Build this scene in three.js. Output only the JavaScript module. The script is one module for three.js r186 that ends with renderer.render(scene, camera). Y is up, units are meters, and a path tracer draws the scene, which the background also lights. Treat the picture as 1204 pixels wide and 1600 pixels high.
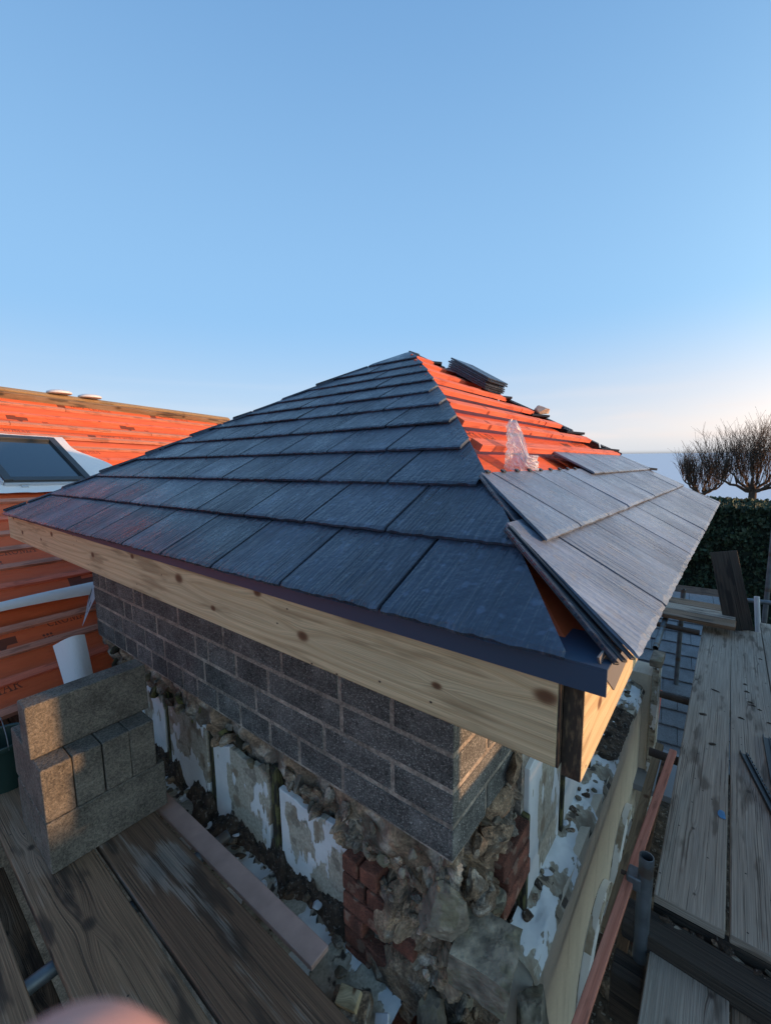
import * as THREE from 'three';
import { RoundedBoxGeometry } from 'three/addons/geometries/RoundedBoxGeometry.js';
import { mergeGeometries } from 'three/addons/utils/BufferGeometryUtils.js';

// ---------------------------------------------------------------- camera, sky, sun, exposure
const scene = new THREE.Scene();
const camera = new THREE.PerspectiveCamera(99.35, 770 / 1024, 0.01, 9000);
const D2R = Math.PI / 180;
camera.rotation.order = 'YXZ';
camera.rotation.set(-7.369 * D2R, 38.48 * D2R, -0.652 * D2R);
camera.position.set(0, 0, 0);
camera.focus = 2.2; camera.userData.fStop = 9;
scene.add(camera);

const SUN_EL = 7.5 * D2R, SUN_AZ = 21 * D2R;                     // from +x turned towards -z
const sunDir = new THREE.Vector3(Math.cos(SUN_EL) * Math.cos(SUN_AZ), Math.sin(SUN_EL), -Math.cos(SUN_EL) * Math.sin(SUN_AZ));
const sun = new THREE.DirectionalLight(new THREE.Color().setRGB(1.0, 0.54, 0.25), 4.8);
sun.target.position.set(-1.5, -1, -2.5); sun.position.copy(sunDir).multiplyScalar(30).add(sun.target.position);
sun.castShadow = true; sun.shadow.mapSize.set(4096, 4096); sun.shadow.radius = 1.6;
Object.assign(sun.shadow.camera, { left: -9, right: 9, top: 9, bottom: -9, near: 1, far: 80 });
scene.add(sun, sun.target);

const renderer = new THREE.WebGLRenderer({ antialias: true });
renderer.toneMapping = THREE.LinearToneMapping;
renderer.toneMappingExposure = 1.05;
renderer.shadowMap.enabled = true;

// ---------------------------------------------------------------- noise
let _s = 1;
const seed = (n) => { _s = (n * 2654435761) >>> 0 || 1; };
const rnd = () => { _s ^= _s << 13; _s >>>= 0; _s ^= _s >>> 17; _s ^= _s << 5; _s >>>= 0; return _s / 4294967296; };
const rr = (a, b) => a + (b - a) * rnd();
const hsh = (x, y, z = 0) => { let h = (x * 374761393 + y * 668265263 + z * 2147483647 * 3 + 1013904223) | 0; h = Math.imul(h ^ (h >>> 13), 1274126177); h ^= h >>> 16; h = Math.imul(h, 2246822519); return ((h ^ (h >>> 15)) >>> 0) / 4294967296; };
const sm = (t) => t * t * (3 - 2 * t);
const mod = (a, n) => ((a % n) + n) % n;
const PM = new Uint16Array(4096), PV = new Float32Array(4096);
for (let i = 0; i < 4096; i++) { PM[i] = Math.floor(hsh(i, 17, 3) * 4096); PV[i] = hsh(i, 91, 7); }
function vn(x, y, px = 1 << 20, py = 1 << 20, k = 0) {            // periodic value noise
  const i = Math.floor(x), j = Math.floor(y); let a = x - i, b = y - j; a = a * a * (3 - 2 * a); b = b * b * (3 - 2 * b);
  let i0 = i, j0 = j, i1 = i + 1, j1 = j + 1;
  if (i0 < 0 || i1 >= px) { i0 = mod(i0, px); i1 = mod(i1, px); } if (j0 < 0 || j1 >= py) { j0 = mod(j0, py); j1 = mod(j1, py); }
  const k5 = k * 57, A = PM[(i0 + k5) & 4095], B = PM[(i1 + k5) & 4095];
  const p = PV[PM[(A + j0) & 4095]], q = PV[PM[(B + j0) & 4095]], r = PV[PM[(A + j1) & 4095]], s = PV[PM[(B + j1) & 4095]];
  return p + (q - p) * a + (r - p) * b + (p - q - r + s) * a * b;
}
function fbm(u, v, fx, fy, oct = 4, k = 0) {                        // u, v in 0..1, tiles
  let s = 0, a = 0.5, n = 0;
  for (let o = 0; o < oct; o++) { s += a * vn(u * fx, v * fy, fx, fy, k + o); n += a; a *= 0.5; fx *= 2; fy *= 2; }
  return s / n;
}
function vn3(x, y, z, k = 0) {
  const i = Math.floor(x), j = Math.floor(y), l = Math.floor(z), a = sm(x - i), b = sm(y - j), c = sm(z - l);
  const g = (dx, dy, dz) => PV[PM[(PM[(PM[(i + dx + k * 57) & 4095] + j + dy) & 4095] + l + dz) & 4095]];
  const m = (p, q, t) => p + (q - p) * t;
  return m(m(m(g(0, 0, 0), g(1, 0, 0), a), m(g(0, 1, 0), g(1, 1, 0), a), b), m(m(g(0, 0, 1), g(1, 0, 1), a), m(g(0, 1, 1), g(1, 1, 1), a), b), c);
}
const fbm3 = (x, y, z, o = 4, k = 0) => { let s = 0, a = 0.5, n = 0, f = 1; for (let i = 0; i < o; i++) { s += a * vn3(x * f, y * f, z * f, k + i * 31); n += a; a *= 0.5; f *= 2.03; } return s / n; };
const clamp = (x, a = 0, b = 1) => Math.min(b, Math.max(a, x));
const sst = (a, b, x) => { const t = clamp((x - a) / (b - a)); return t * t * (3 - 2 * t); };
const mixc = (a, b, t) => [a[0] + (b[0] - a[0]) * t, a[1] + (b[1] - a[1]) * t, a[2] + (b[2] - a[2]) * t];

// ---------------------------------------------------------------- the sky (air and thin cloud only)
{
  const w = 1024, h = 512, d = new Float32Array(w * h * 4);
  const sh = new THREE.Vector2(sunDir.x, sunDir.z).normalize();
  for (let j = 0; j < h; j++) for (let i = 0; i < w; i++) {
    const az = ((i + 0.5) / w - 0.5) * 2 * Math.PI, el = ((j + 0.5) / h - 0.5) * Math.PI;
    const x = Math.cos(az), z = Math.sin(az);
    const c = x * sh.x + z * sh.y;                                  // cosine of the turn from the sun
    const e = Math.max(el / D2R, 0);
    const zen = [0.128, 0.298, 0.59], mid = [0.305, 0.565, 0.89], lowA = [0.62, 0.74, 0.86], lowS = [0.82, 0.74, 0.69];
    const low = mixc(lowA, lowS, sst(-0.6, 0.75, c));
    let col = mixc(mid, zen, sst(8, 62, e));
    col = mixc(low, col, sst(-2, 17, e));
    const g = Math.exp(-Math.pow(Math.acos(clamp(c * Math.cos(el), -1, 1)) / (39 * D2R), 2)) * Math.exp(-e / 40);
    col = [col[0] * (1 + 10.0 * g), col[1] * (1 + 7.0 * g), col[2] * (1 + 4.0 * g)];
    col = mixc([0.68, 0.71, 0.76], col, sst(-0.5, 3.2, e));            // blue-grey haze lying on the horizon
    // thin level streaks of cirrus near the horizon
    const u = (i + 0.5) / w, st = fbm(u, clamp(e / 24), 14, 34, 4, 5), pu = fbm(u, clamp(e / 24), 40, 60, 4, 9);
    const cl = sst(0.50, 0.74, st) * sst(13, 4, e) * 0.16 + sst(0.56, 0.72, pu) * sst(6, 3, e) * sst(0.6, 2, e) * 0.4;
    col = mixc(col, mixc([0.86, 0.84, 0.86], [1.0, 0.80, 0.70], sst(-0.3, 0.6, c)), cl);
    if (el < 0) col = mixc([0.68, 0.71, 0.76], [0.20, 0.22, 0.25], sst(0, -0.12, el));
    d.set([col[0], col[1], col[2], 1], (j * w + i) * 4);
  }
  const t = new THREE.DataTexture(d, w, h, THREE.RGBAFormat, THREE.FloatType);
  t.mapping = THREE.EquirectangularReflectionMapping; t.magFilter = t.minFilter = THREE.LinearFilter; t.wrapS = THREE.RepeatWrapping; t.needsUpdate = true;
  scene.background = t; scene.environment = t;
}

// ---------------------------------------------------------------- textures
function tex(w, h, fn, srgb = true) {
  const d = new Uint8Array(w * h * 4);
  for (let j = 0; j < h; j++) for (let i = 0; i < w; i++) {
    const c = fn((i + 0.5) / w, (j + 0.5) / h), o = (j * w + i) * 4;
    if (typeof c === 'number') d[o] = d[o + 1] = d[o + 2] = clamp(c) * 255; else { d[o] = clamp(c[0], 0, 255); d[o + 1] = clamp(c[1], 0, 255); d[o + 2] = clamp(c[2], 0, 255); }
    d[o + 3] = 255;
  }
  const t = new THREE.DataTexture(d, w, h); t.wrapS = t.wrapT = THREE.RepeatWrapping; t.magFilter = THREE.LinearFilter; t.minFilter = THREE.LinearMipmapLinearFilter; t.generateMipmaps = true;
  if (srgb) t.colorSpace = THREE.SRGBColorSpace; t.needsUpdate = true; return t;
}
const std = (o) => new THREE.MeshStandardMaterial(o);
const phy = (o) => new THREE.MeshPhysicalMaterial(o);
const lin = (r, g, b) => new THREE.Color().setRGB(r, g, b);

// wood: u along the grain, v across
function woodTex(w, h, k, pal, opt = {}) {
  const knots = opt.knots || [], L = opt.len || 8;
  const field = (u, v) => {
    let dv = 0, kd = 0;
    for (const [ku, kv, r] of knots) {
      let du = (u - ku); du -= Math.round(du); let dd = (v - kv); dd -= Math.round(dd);
      const q = Math.hypot(du * L / (r * 2.6), dd / r);
      dv += Math.sign(dd || 1e-3) * r * 0.8 * Math.exp(-q * q * 0.45); kd = Math.max(kd, Math.exp(-Math.pow(Math.hypot(du * L / (r * 0.9), dd / (r * 0.62)), 4)));
    }
    const vv = v + dv + 0.06 * (fbm(u, v, 3, 2, 3, k) - 0.5);
    const ring = 0.5 + 0.5 * Math.sin(2 * Math.PI * (vv * (opt.rings || 9) + 2.2 * (fbm(u, v, 2, 2, 2, k + 3) - 0.5)));
    return [vv, ring, kd];
  };
  let bv = 0; const col = (u, v) => {
    const [vv, ring, kd] = field(u, v), v1 = mod(vv, 1);
    const fib = fbm(u, v1, 12, 160, 3, k + 7), broad = fbm(u, v, 5, 3, 4, k + 11);
    let c = mixc(pal[0], pal[1], clamp(Math.pow(ring, opt.sharp || 3) * 0.75 * (opt.ring ?? 1)));
    c = mixc(c, pal[2], clamp((broad - 0.4) * 1.5) * (opt.broad ?? 0.5));
    const f = 1 + (fib - 0.5) * (opt.fib ?? 0.35); c = [c[0] * f, c[1] * f, c[2] * f];
    bv = 0.55 + (fib - 0.5) * 0.6 - ring * 0.2 * (opt.ring ?? 1) - kd * 0.15;
    if (opt.stain) c = mixc(c, pal[3], sst(0.56, 0.74, fbm(u, v, 10, 5, 4, k + 17)) * opt.stain);
    if (opt.crack) { const cr = sst(0.70, 0.78, fbm(u, v1, 4, 90, 2, k + 29)); c = mixc(c, pal[3], cr * opt.crack); bv -= cr * 0.5; }
    if (opt.paint) { const p = fbm(u, v, 6, 4, 5, k + 41) + 0.25 * (fib - 0.5); c = mixc(c, [170, 164, 156], sst(0.54, 0.66, p) * opt.paint); }
    c = mixc(c, opt.knotCol || [92, 58, 32], kd * 0.85);
    if (opt.nail) { const gx = Math.floor(u * 60), gy = Math.floor(v * 7); if (hsh(gx, gy, k) > 0.965) { const q = Math.hypot((u * 60 - gx - 0.5) * 1.5, (v * 7 - gy - 0.5) * 1.2); c = mixc(c, [40, 34, 30], sst(0.15, 0.06, q)); } }
    return c;
  };
  const bd = new Float32Array(w * h); let n = 0; const ct = tex(w, h, (u, v) => { const c = col(u, v); bd[n++] = bv; return c; }); n = 0;
  return [ct, tex(w, h, () => bd[n++], false)];
}
const W = {};
function wood(name, size, k, pal, opt, m = {}) { const [c, b] = woodTex(size[0], size[1], k, pal, opt); W[name] = std({ map: c, bumpMap: b, bumpScale: opt.bump || 0.0015, roughness: m.rough ?? 0.85 }); }
wood('fresh', [2048, 256], 3, [[202, 178, 138], [158, 128, 88], [186, 168, 132], [112, 92, 64]], { rings: 7, sharp: 3, knots: [[0.05, 0.7, 0.09], [0.19, 0.55, 0.15], [0.27, 0.2, 0.08], [0.36, 0.75, 0.1], [0.43, 0.3, 0.12], [0.58, 0.3, 0.07], [0.66, 0.6, 0.12], [0.79, 0.8, 0.08], [0.885, 0.4, 0.11]], len: 14, fib: 0.3, broad: 0.8, ring: 0.5, nail: 1, stain: 0.4, knotCol: [84, 50, 28], bump: 0.0012 });
wood('grey', [2048, 256], 21, [[164, 148, 131], [138, 122, 105], [178, 163, 147], [74, 60, 48]], { rings: 15, ring: 0.3, knots: [[0.22, 0.4, 0.05], [0.40, 0.8, 0.03], [0.55, 0.7, 0.04], [0.81, 0.3, 0.06]], len: 10, fib: 0.42, crack: 0.6, stain: 0.5, paint: 0.2, nail: 1, bump: 0.002, knotCol: [82, 68, 58] });
wood('brown', [2048, 256], 37, [[124, 96, 72], [102, 78, 57], [140, 114, 89], [50, 39, 30]], { rings: 11, ring: 0.12, sharp: 2, paint: 0.22, knots: [[0.12, 0.5, 0.07], [0.34, 0.35, 0.12], [0.71, 0.62, 0.08]], len: 9, fib: 0.5, crack: 0.5, stain: 0.75, broad: 0.8, nail: 1, bump: 0.003, knotCol: [56, 44, 33] });
wood('smeared', [2048, 256], 53, [[108, 81, 61], [87, 64, 47], [124, 99, 78], [44, 34, 26]], { rings: 12, ring: 0.12, knots: [[0.5, 0.4, 0.1]], len: 9, fib: 0.55, crack: 0.5, stain: 0.55, broad: 0.8, paint: 0.5, bump: 0.003 });
wood('dark', [1024, 256], 71, [[70, 60, 50], [52, 43, 35], [84, 75, 64], [26, 22, 18]], { rings: 10, ring: 0.6, fib: 0.6, crack: 0.9, stain: 0.6, bump: 0.004 });
wood('red', [1024, 128], 83, [[206, 104, 78], [186, 88, 64], [214, 124, 98], [120, 54, 40]], { rings: 4, ring: 0.7, fib: 0.3, stain: 0.35, nail: 0.4, knots: [[0.3, 0.5, 0.2], [0.7, 0.4, 0.2]], len: 14, knotCol: [110, 46, 32] });
wood('fade', [1024, 128], 97, [[186, 120, 98], [164, 98, 76], [196, 144, 122], [104, 64, 50]], { rings: 4, ring: 0.7, fib: 0.3, stain: 0.45, nail: 0.4, len: 14 });
wood('tan', [1024, 128], 91, [[150, 124, 92], [124, 100, 70], [160, 138, 106], [84, 66, 46]], { rings: 5, ring: 0.7, fib: 0.35, stain: 0.45, knots: [[0.4, 0.5, 0.2]], len: 14 });
const endGrain = std({ map: tex(256, 256, (u, v) => { const a = fbm(u, v, 60, 14, 4, 411), b = fbm(u, v, 5, 5, 4, 413); return mixc([58, 46, 36], [112, 90, 66], sst(0.45, 0.75, a * 0.7 + b * 0.3)); }), roughness: 0.95, bumpMap: tex(128, 128, (u, v) => fbm(u, v, 20, 5, 4, 3), false), bumpScale: 0.003 });

// slate-look plastic tile: riven striations along the fall
const slateB = tex(1024, 1024, (u, v) => {
  const wv = u + 0.02 * (fbm(u, v, 4, 3, 3, 2) - 0.5);
  const a = fbm(mod(wv, 1), v, 90, 3, 3, 5), b = fbm(u, v, 6, 5, 4, 9), c = fbm(u, v, 60, 60, 2, 13);
  const amp = 0.35 + 0.9 * sst(0.35, 0.62, fbm(u, v, 3, 2, 2, 19));
  return 0.5 + (a - 0.5) * amp + (b - 0.5) * 0.35 + (c - 0.5) * 0.22;
}, false);
const slateC = tex(1024, 1024, (u, v) => {
  const a = fbm(u, v, 5, 5, 5, 23), f = fbm(u, v, 80, 12, 2, 27), s = fbm(u, v, 30, 30, 3, 31);
  const k = 0.86 + 0.3 * (a - 0.5) + 0.16 * (f - 0.5) + 0.25 * sst(0.66, 0.8, s);
  return [62 * k, 72 * k, 88 * k];
});
const slateR = tex(512, 512, (u, v) => 0.31 + 0.30 * (fbm(u, v, 6, 6, 5, 37) - 0.5) + 0.2 * (fbm(u, v, 40, 40, 2, 41) - 0.5), false);
const mSlates = [1.0, 0.78, 1.28, 0.9, 1.12, 0.7].map((k) => std({ map: slateC, bumpMap: slateB, bumpScale: 0.0085, roughnessMap: slateR, roughness: 1.0, color: lin(k, k, k) }));
// sunlit side: paler copy of the slate, light put into the colour; pale ridges
const litSlateC = tex(1024, 1024, (u, v) => { const wv = u + 0.02 * (fbm(u, v, 4, 3, 3, 2) - 0.5), a = fbm(mod(wv, 1), v, 90, 3, 3, 5), b = fbm(u, v, 5, 5, 5, 123), s = fbm(u, v, 30, 30, 3, 131); const k = 0.95 + 0.22 * (a - 0.5) + 0.35 * (b - 0.5); return mixc([108 * k, 118 * k, 134 * k], [116, 108, 102], sst(0.62, 0.72, s) * 0.3); });
const mSlatesLit = [1.0, 0.84, 1.12, 0.94, 1.05, 0.9].map((k) => std({ map: litSlateC, bumpMap: slateB, bumpScale: 0.006, roughnessMap: slateR, roughness: 1.0, color: lin(k, k, k) }));
const mSlateEdge = std({ color: lin(0.12, 0.115, 0.115), roughness: 0.95 });

// concrete block, mortar, brick
const grainB = tex(512, 512, (u, v) => fbm(u, v, 90, 90, 3, 3) * 0.7 + fbm(u, v, 12, 12, 4, 8) * 0.3, false);
const blockC = tex(1024, 1024, (u, v) => { const a = fbm(u, v, 8, 8, 5, 44), g = hsh(Math.floor(u * 210), Math.floor(v * 210), 4), g2 = fbm(u, v, 90, 90, 2, 6), e = sst(0.56, 0.74, fbm(u, v, 5, 5, 5, 66)); const k = 0.92 + 0.55 * (a - 0.5) + 0.6 * (g2 - 0.5) + 0.3 * (g - 0.5) + (g > 0.95 ? 0.55 : 0); return mixc([91 * k, 90 * k, 86 * k], [138, 137, 133], e * 0.35); });
const mBlock = [1, 0.82, 1.15].map((k) => std({ map: blockC, bumpMap: grainB, bumpScale: 0.004, roughness: 0.97, color: lin(k, k, k) }));
const stackC = tex(1024, 1024, (u, v) => { const a = fbm(u, v, 6, 6, 4, 144), g = hsh(Math.floor(u * 190), Math.floor(v * 190), 14), g2 = fbm(u, v, 80, 80, 2, 16); const k = 0.86 + 0.4 * (a - 0.5) + 0.42 * (g2 - 0.5) + 0.2 * (g - 0.5) - (g < 0.05 ? 0.2 : 0); return [116 * k, 110 * k, 100 * k]; });
const mStack = std({ map: stackC, bumpMap: grainB, bumpScale: 0.005, roughness: 0.97 });
const mortarC = tex(512, 512, (u, v) => { const a = fbm(u, v, 8, 8, 5, 51), g = fbm(u, v, 100, 100, 2, 52); const k = 0.8 + 0.5 * (a - 0.5) + 0.4 * (g - 0.5); return [174 * k, 162 * k, 147 * k]; });
const mMortar = std({ map: mortarC, bumpMap: grainB, bumpScale: 0.006, roughness: 1 });
const brickC = tex(512, 512, (u, v) => { const a = fbm(u, v, 6, 6, 5, 61), g = fbm(u, v, 70, 70, 2, 62), w = sst(0.58, 0.7, fbm(u, v, 7, 7, 5, 63)); const k = 0.8 + 0.7 * (a - 0.5) + 0.3 * (g - 0.5); return mixc([146 * k, 90 * k, 70 * k], [156, 134, 114], w * 0.6); });
const mBrick = [1, 0.75, 1.25].map((k) => std({ map: brickC, bumpMap: grainB, bumpScale: 0.006, roughness: 0.96, color: lin(k, k, k) }));
const rubC = tex(1024, 1024, (u, v) => { const a = fbm(u, v, 6, 6, 6, 71), g = fbm(u, v, 90, 90, 2, 72), m = sst(0.5, 0.66, fbm(u, v, 4, 4, 5, 73)), d = sst(0.55, 0.72, fbm(u, v, 9, 9, 5, 74)); const k = 0.75 + 0.9 * (a - 0.5) + 0.4 * (g - 0.5); let c = mixc([170 * k, 142 * k, 114 * k], [182 * k, 168 * k, 150 * k], m); return mixc(c, [92, 74, 58], d * 0.6); });
const rubB = tex(512, 512, (u, v) => fbm(u, v, 14, 14, 6, 75), false);
const mRub = std({ map: rubC, bumpMap: rubB, bumpScale: 0.02, roughness: 1 });
const mDirt = std({ map: tex(512, 512, (u, v) => { const k = 0.75 + 1.1 * (fbm(u, v, 12, 12, 6, 81) - 0.4), l = sst(0.68, 0.74, fbm(u, v, 40, 40, 3, 83)); return mixc([84 * k, 68 * k, 54 * k], [150, 144, 136], l * 0.6); }), bumpMap: rubB, bumpScale: 0.02, roughness: 1 });
const mStone = std({ map: tex(512, 512, (u, v) => { const k = 0.75 + 0.7 * (fbm(u, v, 8, 8, 6, 85) - 0.5), g = sst(0.55, 0.7, fbm(u, v, 4, 4, 5, 86)); return mixc([168 * k, 154 * k, 134 * k], [124 * k, 116 * k, 84 * k], g * 0.5); }), bumpMap: rubB, bumpScale: 0.012, roughness: 1 });
const mMoss = std({ map: tex(256, 256, (u, v) => { const a = fbm(u, v, 6, 24, 5, 87); return mixc([46, 42, 32], [98, 94, 56], sst(0.4, 0.7, a)); }), bumpMap: rubB, bumpScale: 0.012, roughness: 1 });
// flaking white paint on grey-tan plaster; bias(u, v) says where the paint has held
function flaky(k, bias, dark = 0.3, amp = 0.75) {
  const m = (u, v) => 0.5 + (fbm(u, v, 5, 3, 6, k) - 0.5) * amp + 0.12 * (fbm(u, v, 26, 8, 3, k + 4) - 0.5) + bias(u, v);
  const c = tex(512, 512, (u, v) => { const p = sst(0.495, 0.515, m(u, v)), q = fbm(u, v, 7, 7, 5, k + 6), g = 1 + 0.3 * (fbm(u, v, 60, 60, 2, k + 8) - 0.5); let pl = mixc([172 * g, 163 * g, 145 * g], [138, 122, 102], sst(0.5, 0.75, q)); pl = mixc(pl, [58, 48, 40], sst(0.60, 0.7, fbm(u, v, 9, 9, 5, k + 12)) * dark); const w = 0.94 + 0.12 * (q - 0.5); return mixc(pl, [232 * w, 231 * w, 227 * w], p); });
  const b = tex(512, 512, (u, v) => sst(0.49, 0.52, m(u, v)) * 0.7 + 0.3 * fbm(u, v, 40, 40, 3, k + 9), false);
  return std({ map: c, bumpMap: b, bumpScale: 0.004, roughness: 0.8 });
}
const mPanels = [flaky(201, (u, v) => 0.24 * sst(0.75, 0.0, u * 0.9 + v * 0.45) + 0.3 * sst(0.9, 1, u) - 0.07), flaky(221, (u, v) => 0.2 * sst(0.5, 0.0, u) + 0.18 * sst(0.35, 0, v) - 0.05), flaky(241, (u, v) => 0.25 * sst(0.5, 0.05, v) - 0.03), flaky(261, (u, v) => 0.2 * sst(0.7, 0.2, v) + 0.02)];
const mLedge = flaky(281, () => 0.05, 0.95, 1);
const mLedgeDirt = flaky(291, () => 0.03, 0.8, 1);

// red roof membrane with its print
function membraneTex() {
  const c = document.createElement('canvas'); c.width = 2048; c.height = 1024; const g = c.getContext('2d');
  g.fillStyle = 'rgb(198,88,46)'; g.fillRect(0, 0, 2048, 1024);
  seed(4);
  for (let i = 0; i < 900; i++) { g.fillStyle = `rgba(${rnd() > 0.5 ? '232,104,58' : '168,52,24'},${0.05 + rnd() * 0.08})`; const x = rnd() * 2048, y = rnd() * 1024; g.fillRect(x, y, 20 + rnd() * 220, 3 + rnd() * 14); }
  g.fillStyle = 'rgba(62,30,18,0.7)';
  for (const [ox, oy] of [[80, 130], [1020, 640]]) {
    g.font = 'bold 92px sans-serif'; g.fillText('VENT3', ox + 250, oy + 60);
    g.beginPath(); g.moveTo(ox, oy + 30); g.lineTo(ox + 150, oy + 30); g.lineTo(ox + 150, oy + 90); g.lineTo(ox + 330, oy + 90); g.lineTo(ox + 330, oy + 150); g.lineTo(ox + 240, oy + 150); g.lineTo(ox + 200, oy + 210); g.lineTo(ox + 150, oy + 150); g.lineTo(ox, oy + 150); g.fill();
    g.font = '110px serif'; g.fillText('CROMAR', ox + 620, oy + 90);
    g.lineWidth = 9; g.strokeStyle = 'rgba(62,30,18,0.7)'; g.beginPath(); g.ellipse(ox + 860, oy - 10, 52, 40, 0, 0, 7); g.stroke(); g.beginPath(); g.ellipse(ox + 860, oy - 10, 26, 20, 0, 0, 7); g.stroke();
    for (let i = 0; i < 9; i++) { g.beginPath(); g.arc(ox + 560 + (i % 3) * 34, oy + 150 + Math.floor(i / 3) * 34, 12, 0, 7); g.fill(); }
  }
  const t = new THREE.CanvasTexture(c); t.colorSpace = THREE.SRGBColorSpace; t.wrapS = t.wrapT = THREE.RepeatWrapping; t.anisotropy = 8; return t;
}
const memT = membraneTex();
const mMembrane = std({ map: memT, roughness: 0.62, bumpMap: tex(512, 512, (u, v) => fbm(u, v, 5, 9, 5, 93), false), bumpScale: 0.02 });
const mBattenRed = W.red;
const mCream = std({ map: tex(1024, 1024, (u, v) => { const a = fbm(u, v, 5, 5, 5, 101), s = fbm(u, v, 24, 3, 4, 102), g = fbm(u, v, 120, 120, 2, 103); const k = 0.95 + 0.12 * (a - 0.5) + 0.06 * (g - 0.5); return mixc([214 * k, 198 * k, 174 * k], [168, 150, 126], sst(0.58, 0.8, s) * 0.45); }), bumpMap: grainB, bumpScale: 0.0015, roughness: 0.85 });
const mMould = flaky(311, () => 0.06, 0.6);
const mTrim = std({ color: lin(0.03, 0.055, 0.095), roughness: 0.55 });
const mDarkPlastic = std({ color: lin(0.028, 0.032, 0.038), roughness: 0.45 });
const galvC = tex(256, 256, (u, v) => { const a = fbm(u, v, 6, 6, 5, 111), r = sst(0.6, 0.75, fbm(u, v, 5, 5, 5, 112)); const k = 0.8 + 0.5 * (a - 0.5); return mixc([128 * k, 134 * k, 138 * k], [104, 78, 58], r * 0.5); });
const mGalv = std({ map: galvC, roughness: 0.5, metalness: 0.55 });
const mRusty = std({ map: tex(256, 256, (u, v) => mixc([92, 74, 60], [58, 46, 40], fbm(u, v, 8, 8, 5, 113))), roughness: 0.85, bumpMap: grainB, bumpScale: 0.002 });
const mWhiteSheet = std({ color: lin(0.62, 0.62, 0.63), roughness: 0.55, bumpMap: rubB, bumpScale: 0.002 });
const mPink = std({ map: tex(512, 128, (u, v) => { const k = 0.94 + 0.16 * (fbm(u, v, 20, 4, 5, 117) - 0.5); return [196 * k, 160 * k, 146 * k]; }), roughness: 0.6 });
const mGlass = phy({ color: lin(0.02, 0.03, 0.04), roughness: 0.06, metalness: 0, specularIntensity: 1, clearcoat: 1, clearcoatRoughness: 0.03 });

// ---------------------------------------------------------------- geometry helpers
const V = (x, y, z) => new THREE.Vector3(x, y, z);
function setUV(g, s = 1, off = [0, 0], along = null) {               // box projection in metres; along = axis that carries u
  g = g.index ? g.toNonIndexed() : g; const p = g.attributes.position, uv = new Float32Array(p.count * 2); const a = V(), b = V(), c = V(), n = V(); const su = Array.isArray(s) ? s[0] : s, sv = Array.isArray(s) ? s[1] : s;
  for (let i = 0; i < p.count; i += 3) {
    a.fromBufferAttribute(p, i); b.fromBufferAttribute(p, i + 1); c.fromBufferAttribute(p, i + 2);
    n.copy(b).sub(a).cross(c.clone().sub(a)); const m = [Math.abs(n.x), Math.abs(n.y), Math.abs(n.z)];
    const ax = m[0] > m[1] && m[0] > m[2] ? 0 : m[1] > m[2] ? 1 : 2; let [iu, iv] = ax === 0 ? [2, 1] : ax === 1 ? [0, 2] : [0, 1];
    if (along !== null && ax !== along) { iu = along; iv = [0, 1, 2].find((q) => q !== ax && q !== along); }
    [a, b, c].forEach((q, k) => { uv[(i + k) * 2] = q.getComponent(iu) / su + off[0]; uv[(i + k) * 2 + 1] = q.getComponent(iv) / sv + off[1]; });
  }
  g.setAttribute('uv', new THREE.BufferAttribute(uv, 2)); return g;
}
const used = new Map();
const numbered = (n) => { const k = used.get(n) || 0; used.set(n, k + 1); return k ? n + '_' + String(k).padStart(3, '0') : n; };
function mesh(name, g, m, parent) { const o = new THREE.Mesh(g, m); o.name = name; o.castShadow = o.receiveShadow = true; if (parent) parent.add(o); return o; }
function tag(o, label, category, group) { o.name = numbered(o.name); o.userData.label = label; o.userData.category = category; if (group) o.userData.group = group; scene.add(o); return o; }
function thing(name, label, category, group, pos = [0, 0, 0]) { const o = new THREE.Group(); o.name = name; o.position.set(...pos); return tag(o, label, category, group); }
function solid(name, g, m, label, category, group) { return tag(mesh(name, g, m), label, category, group); }
function struct(name, g, m) { const o = mesh(numbered(name), g, m, scene); o.userData.kind = 'structure'; return o; }
function rbox(w, h, d, r = 0.004) { return r ? new RoundedBoxGeometry(w, h, d, 1, Math.min(r, w / 2.01, h / 2.01, d / 2.01)) : new THREE.BoxGeometry(w, h, d); }
// board with its length on x, centred; grain runs along x
function boardG(L, h, w, r = 0.004, ts = [2.4, 0.26]) { return setUV(rbox(L, h, w, r), ts, [rnd() * 7, rnd() * 7], 0); }
function boxAt(x0, x1, y0, y1, z0, z1, r = 0.004, ts = 0.5, along = null) { const g = rbox(x1 - x0, y1 - y0, z1 - z0, r); setUV(g, ts, [0, 0], along); const q = setUV(g, ts, [rnd() * 5, rnd() * 5], along); q.translate((x0 + x1) / 2, (y0 + y1) / 2, (z0 + z1) / 2); return q; }
function orient(o, p, dir, up = V(0, 1, 0)) {                        // local x along dir, local y near up
  const x = dir.clone().normalize(), z = x.clone().cross(up).normalize(), y = z.clone().cross(x);
  o.matrix.makeBasis(x, y, z); o.quaternion.setFromRotationMatrix(o.matrix); o.position.copy(p); return o;
}
function tubeG(r, L, hollow = true) {                                 // scaffold tube along x
  const g = hollow ? new THREE.LatheGeometry([[r - 0.004, -L / 2], [r, -L / 2], [r, L / 2], [r - 0.004, L / 2], [r - 0.004, -L / 2]].map((q) => new THREE.Vector2(...q)), 16) : new THREE.CylinderGeometry(r, r, L, 16);
  g.rotateZ(-Math.PI / 2); return setUV(g, 0.4);
}
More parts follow.
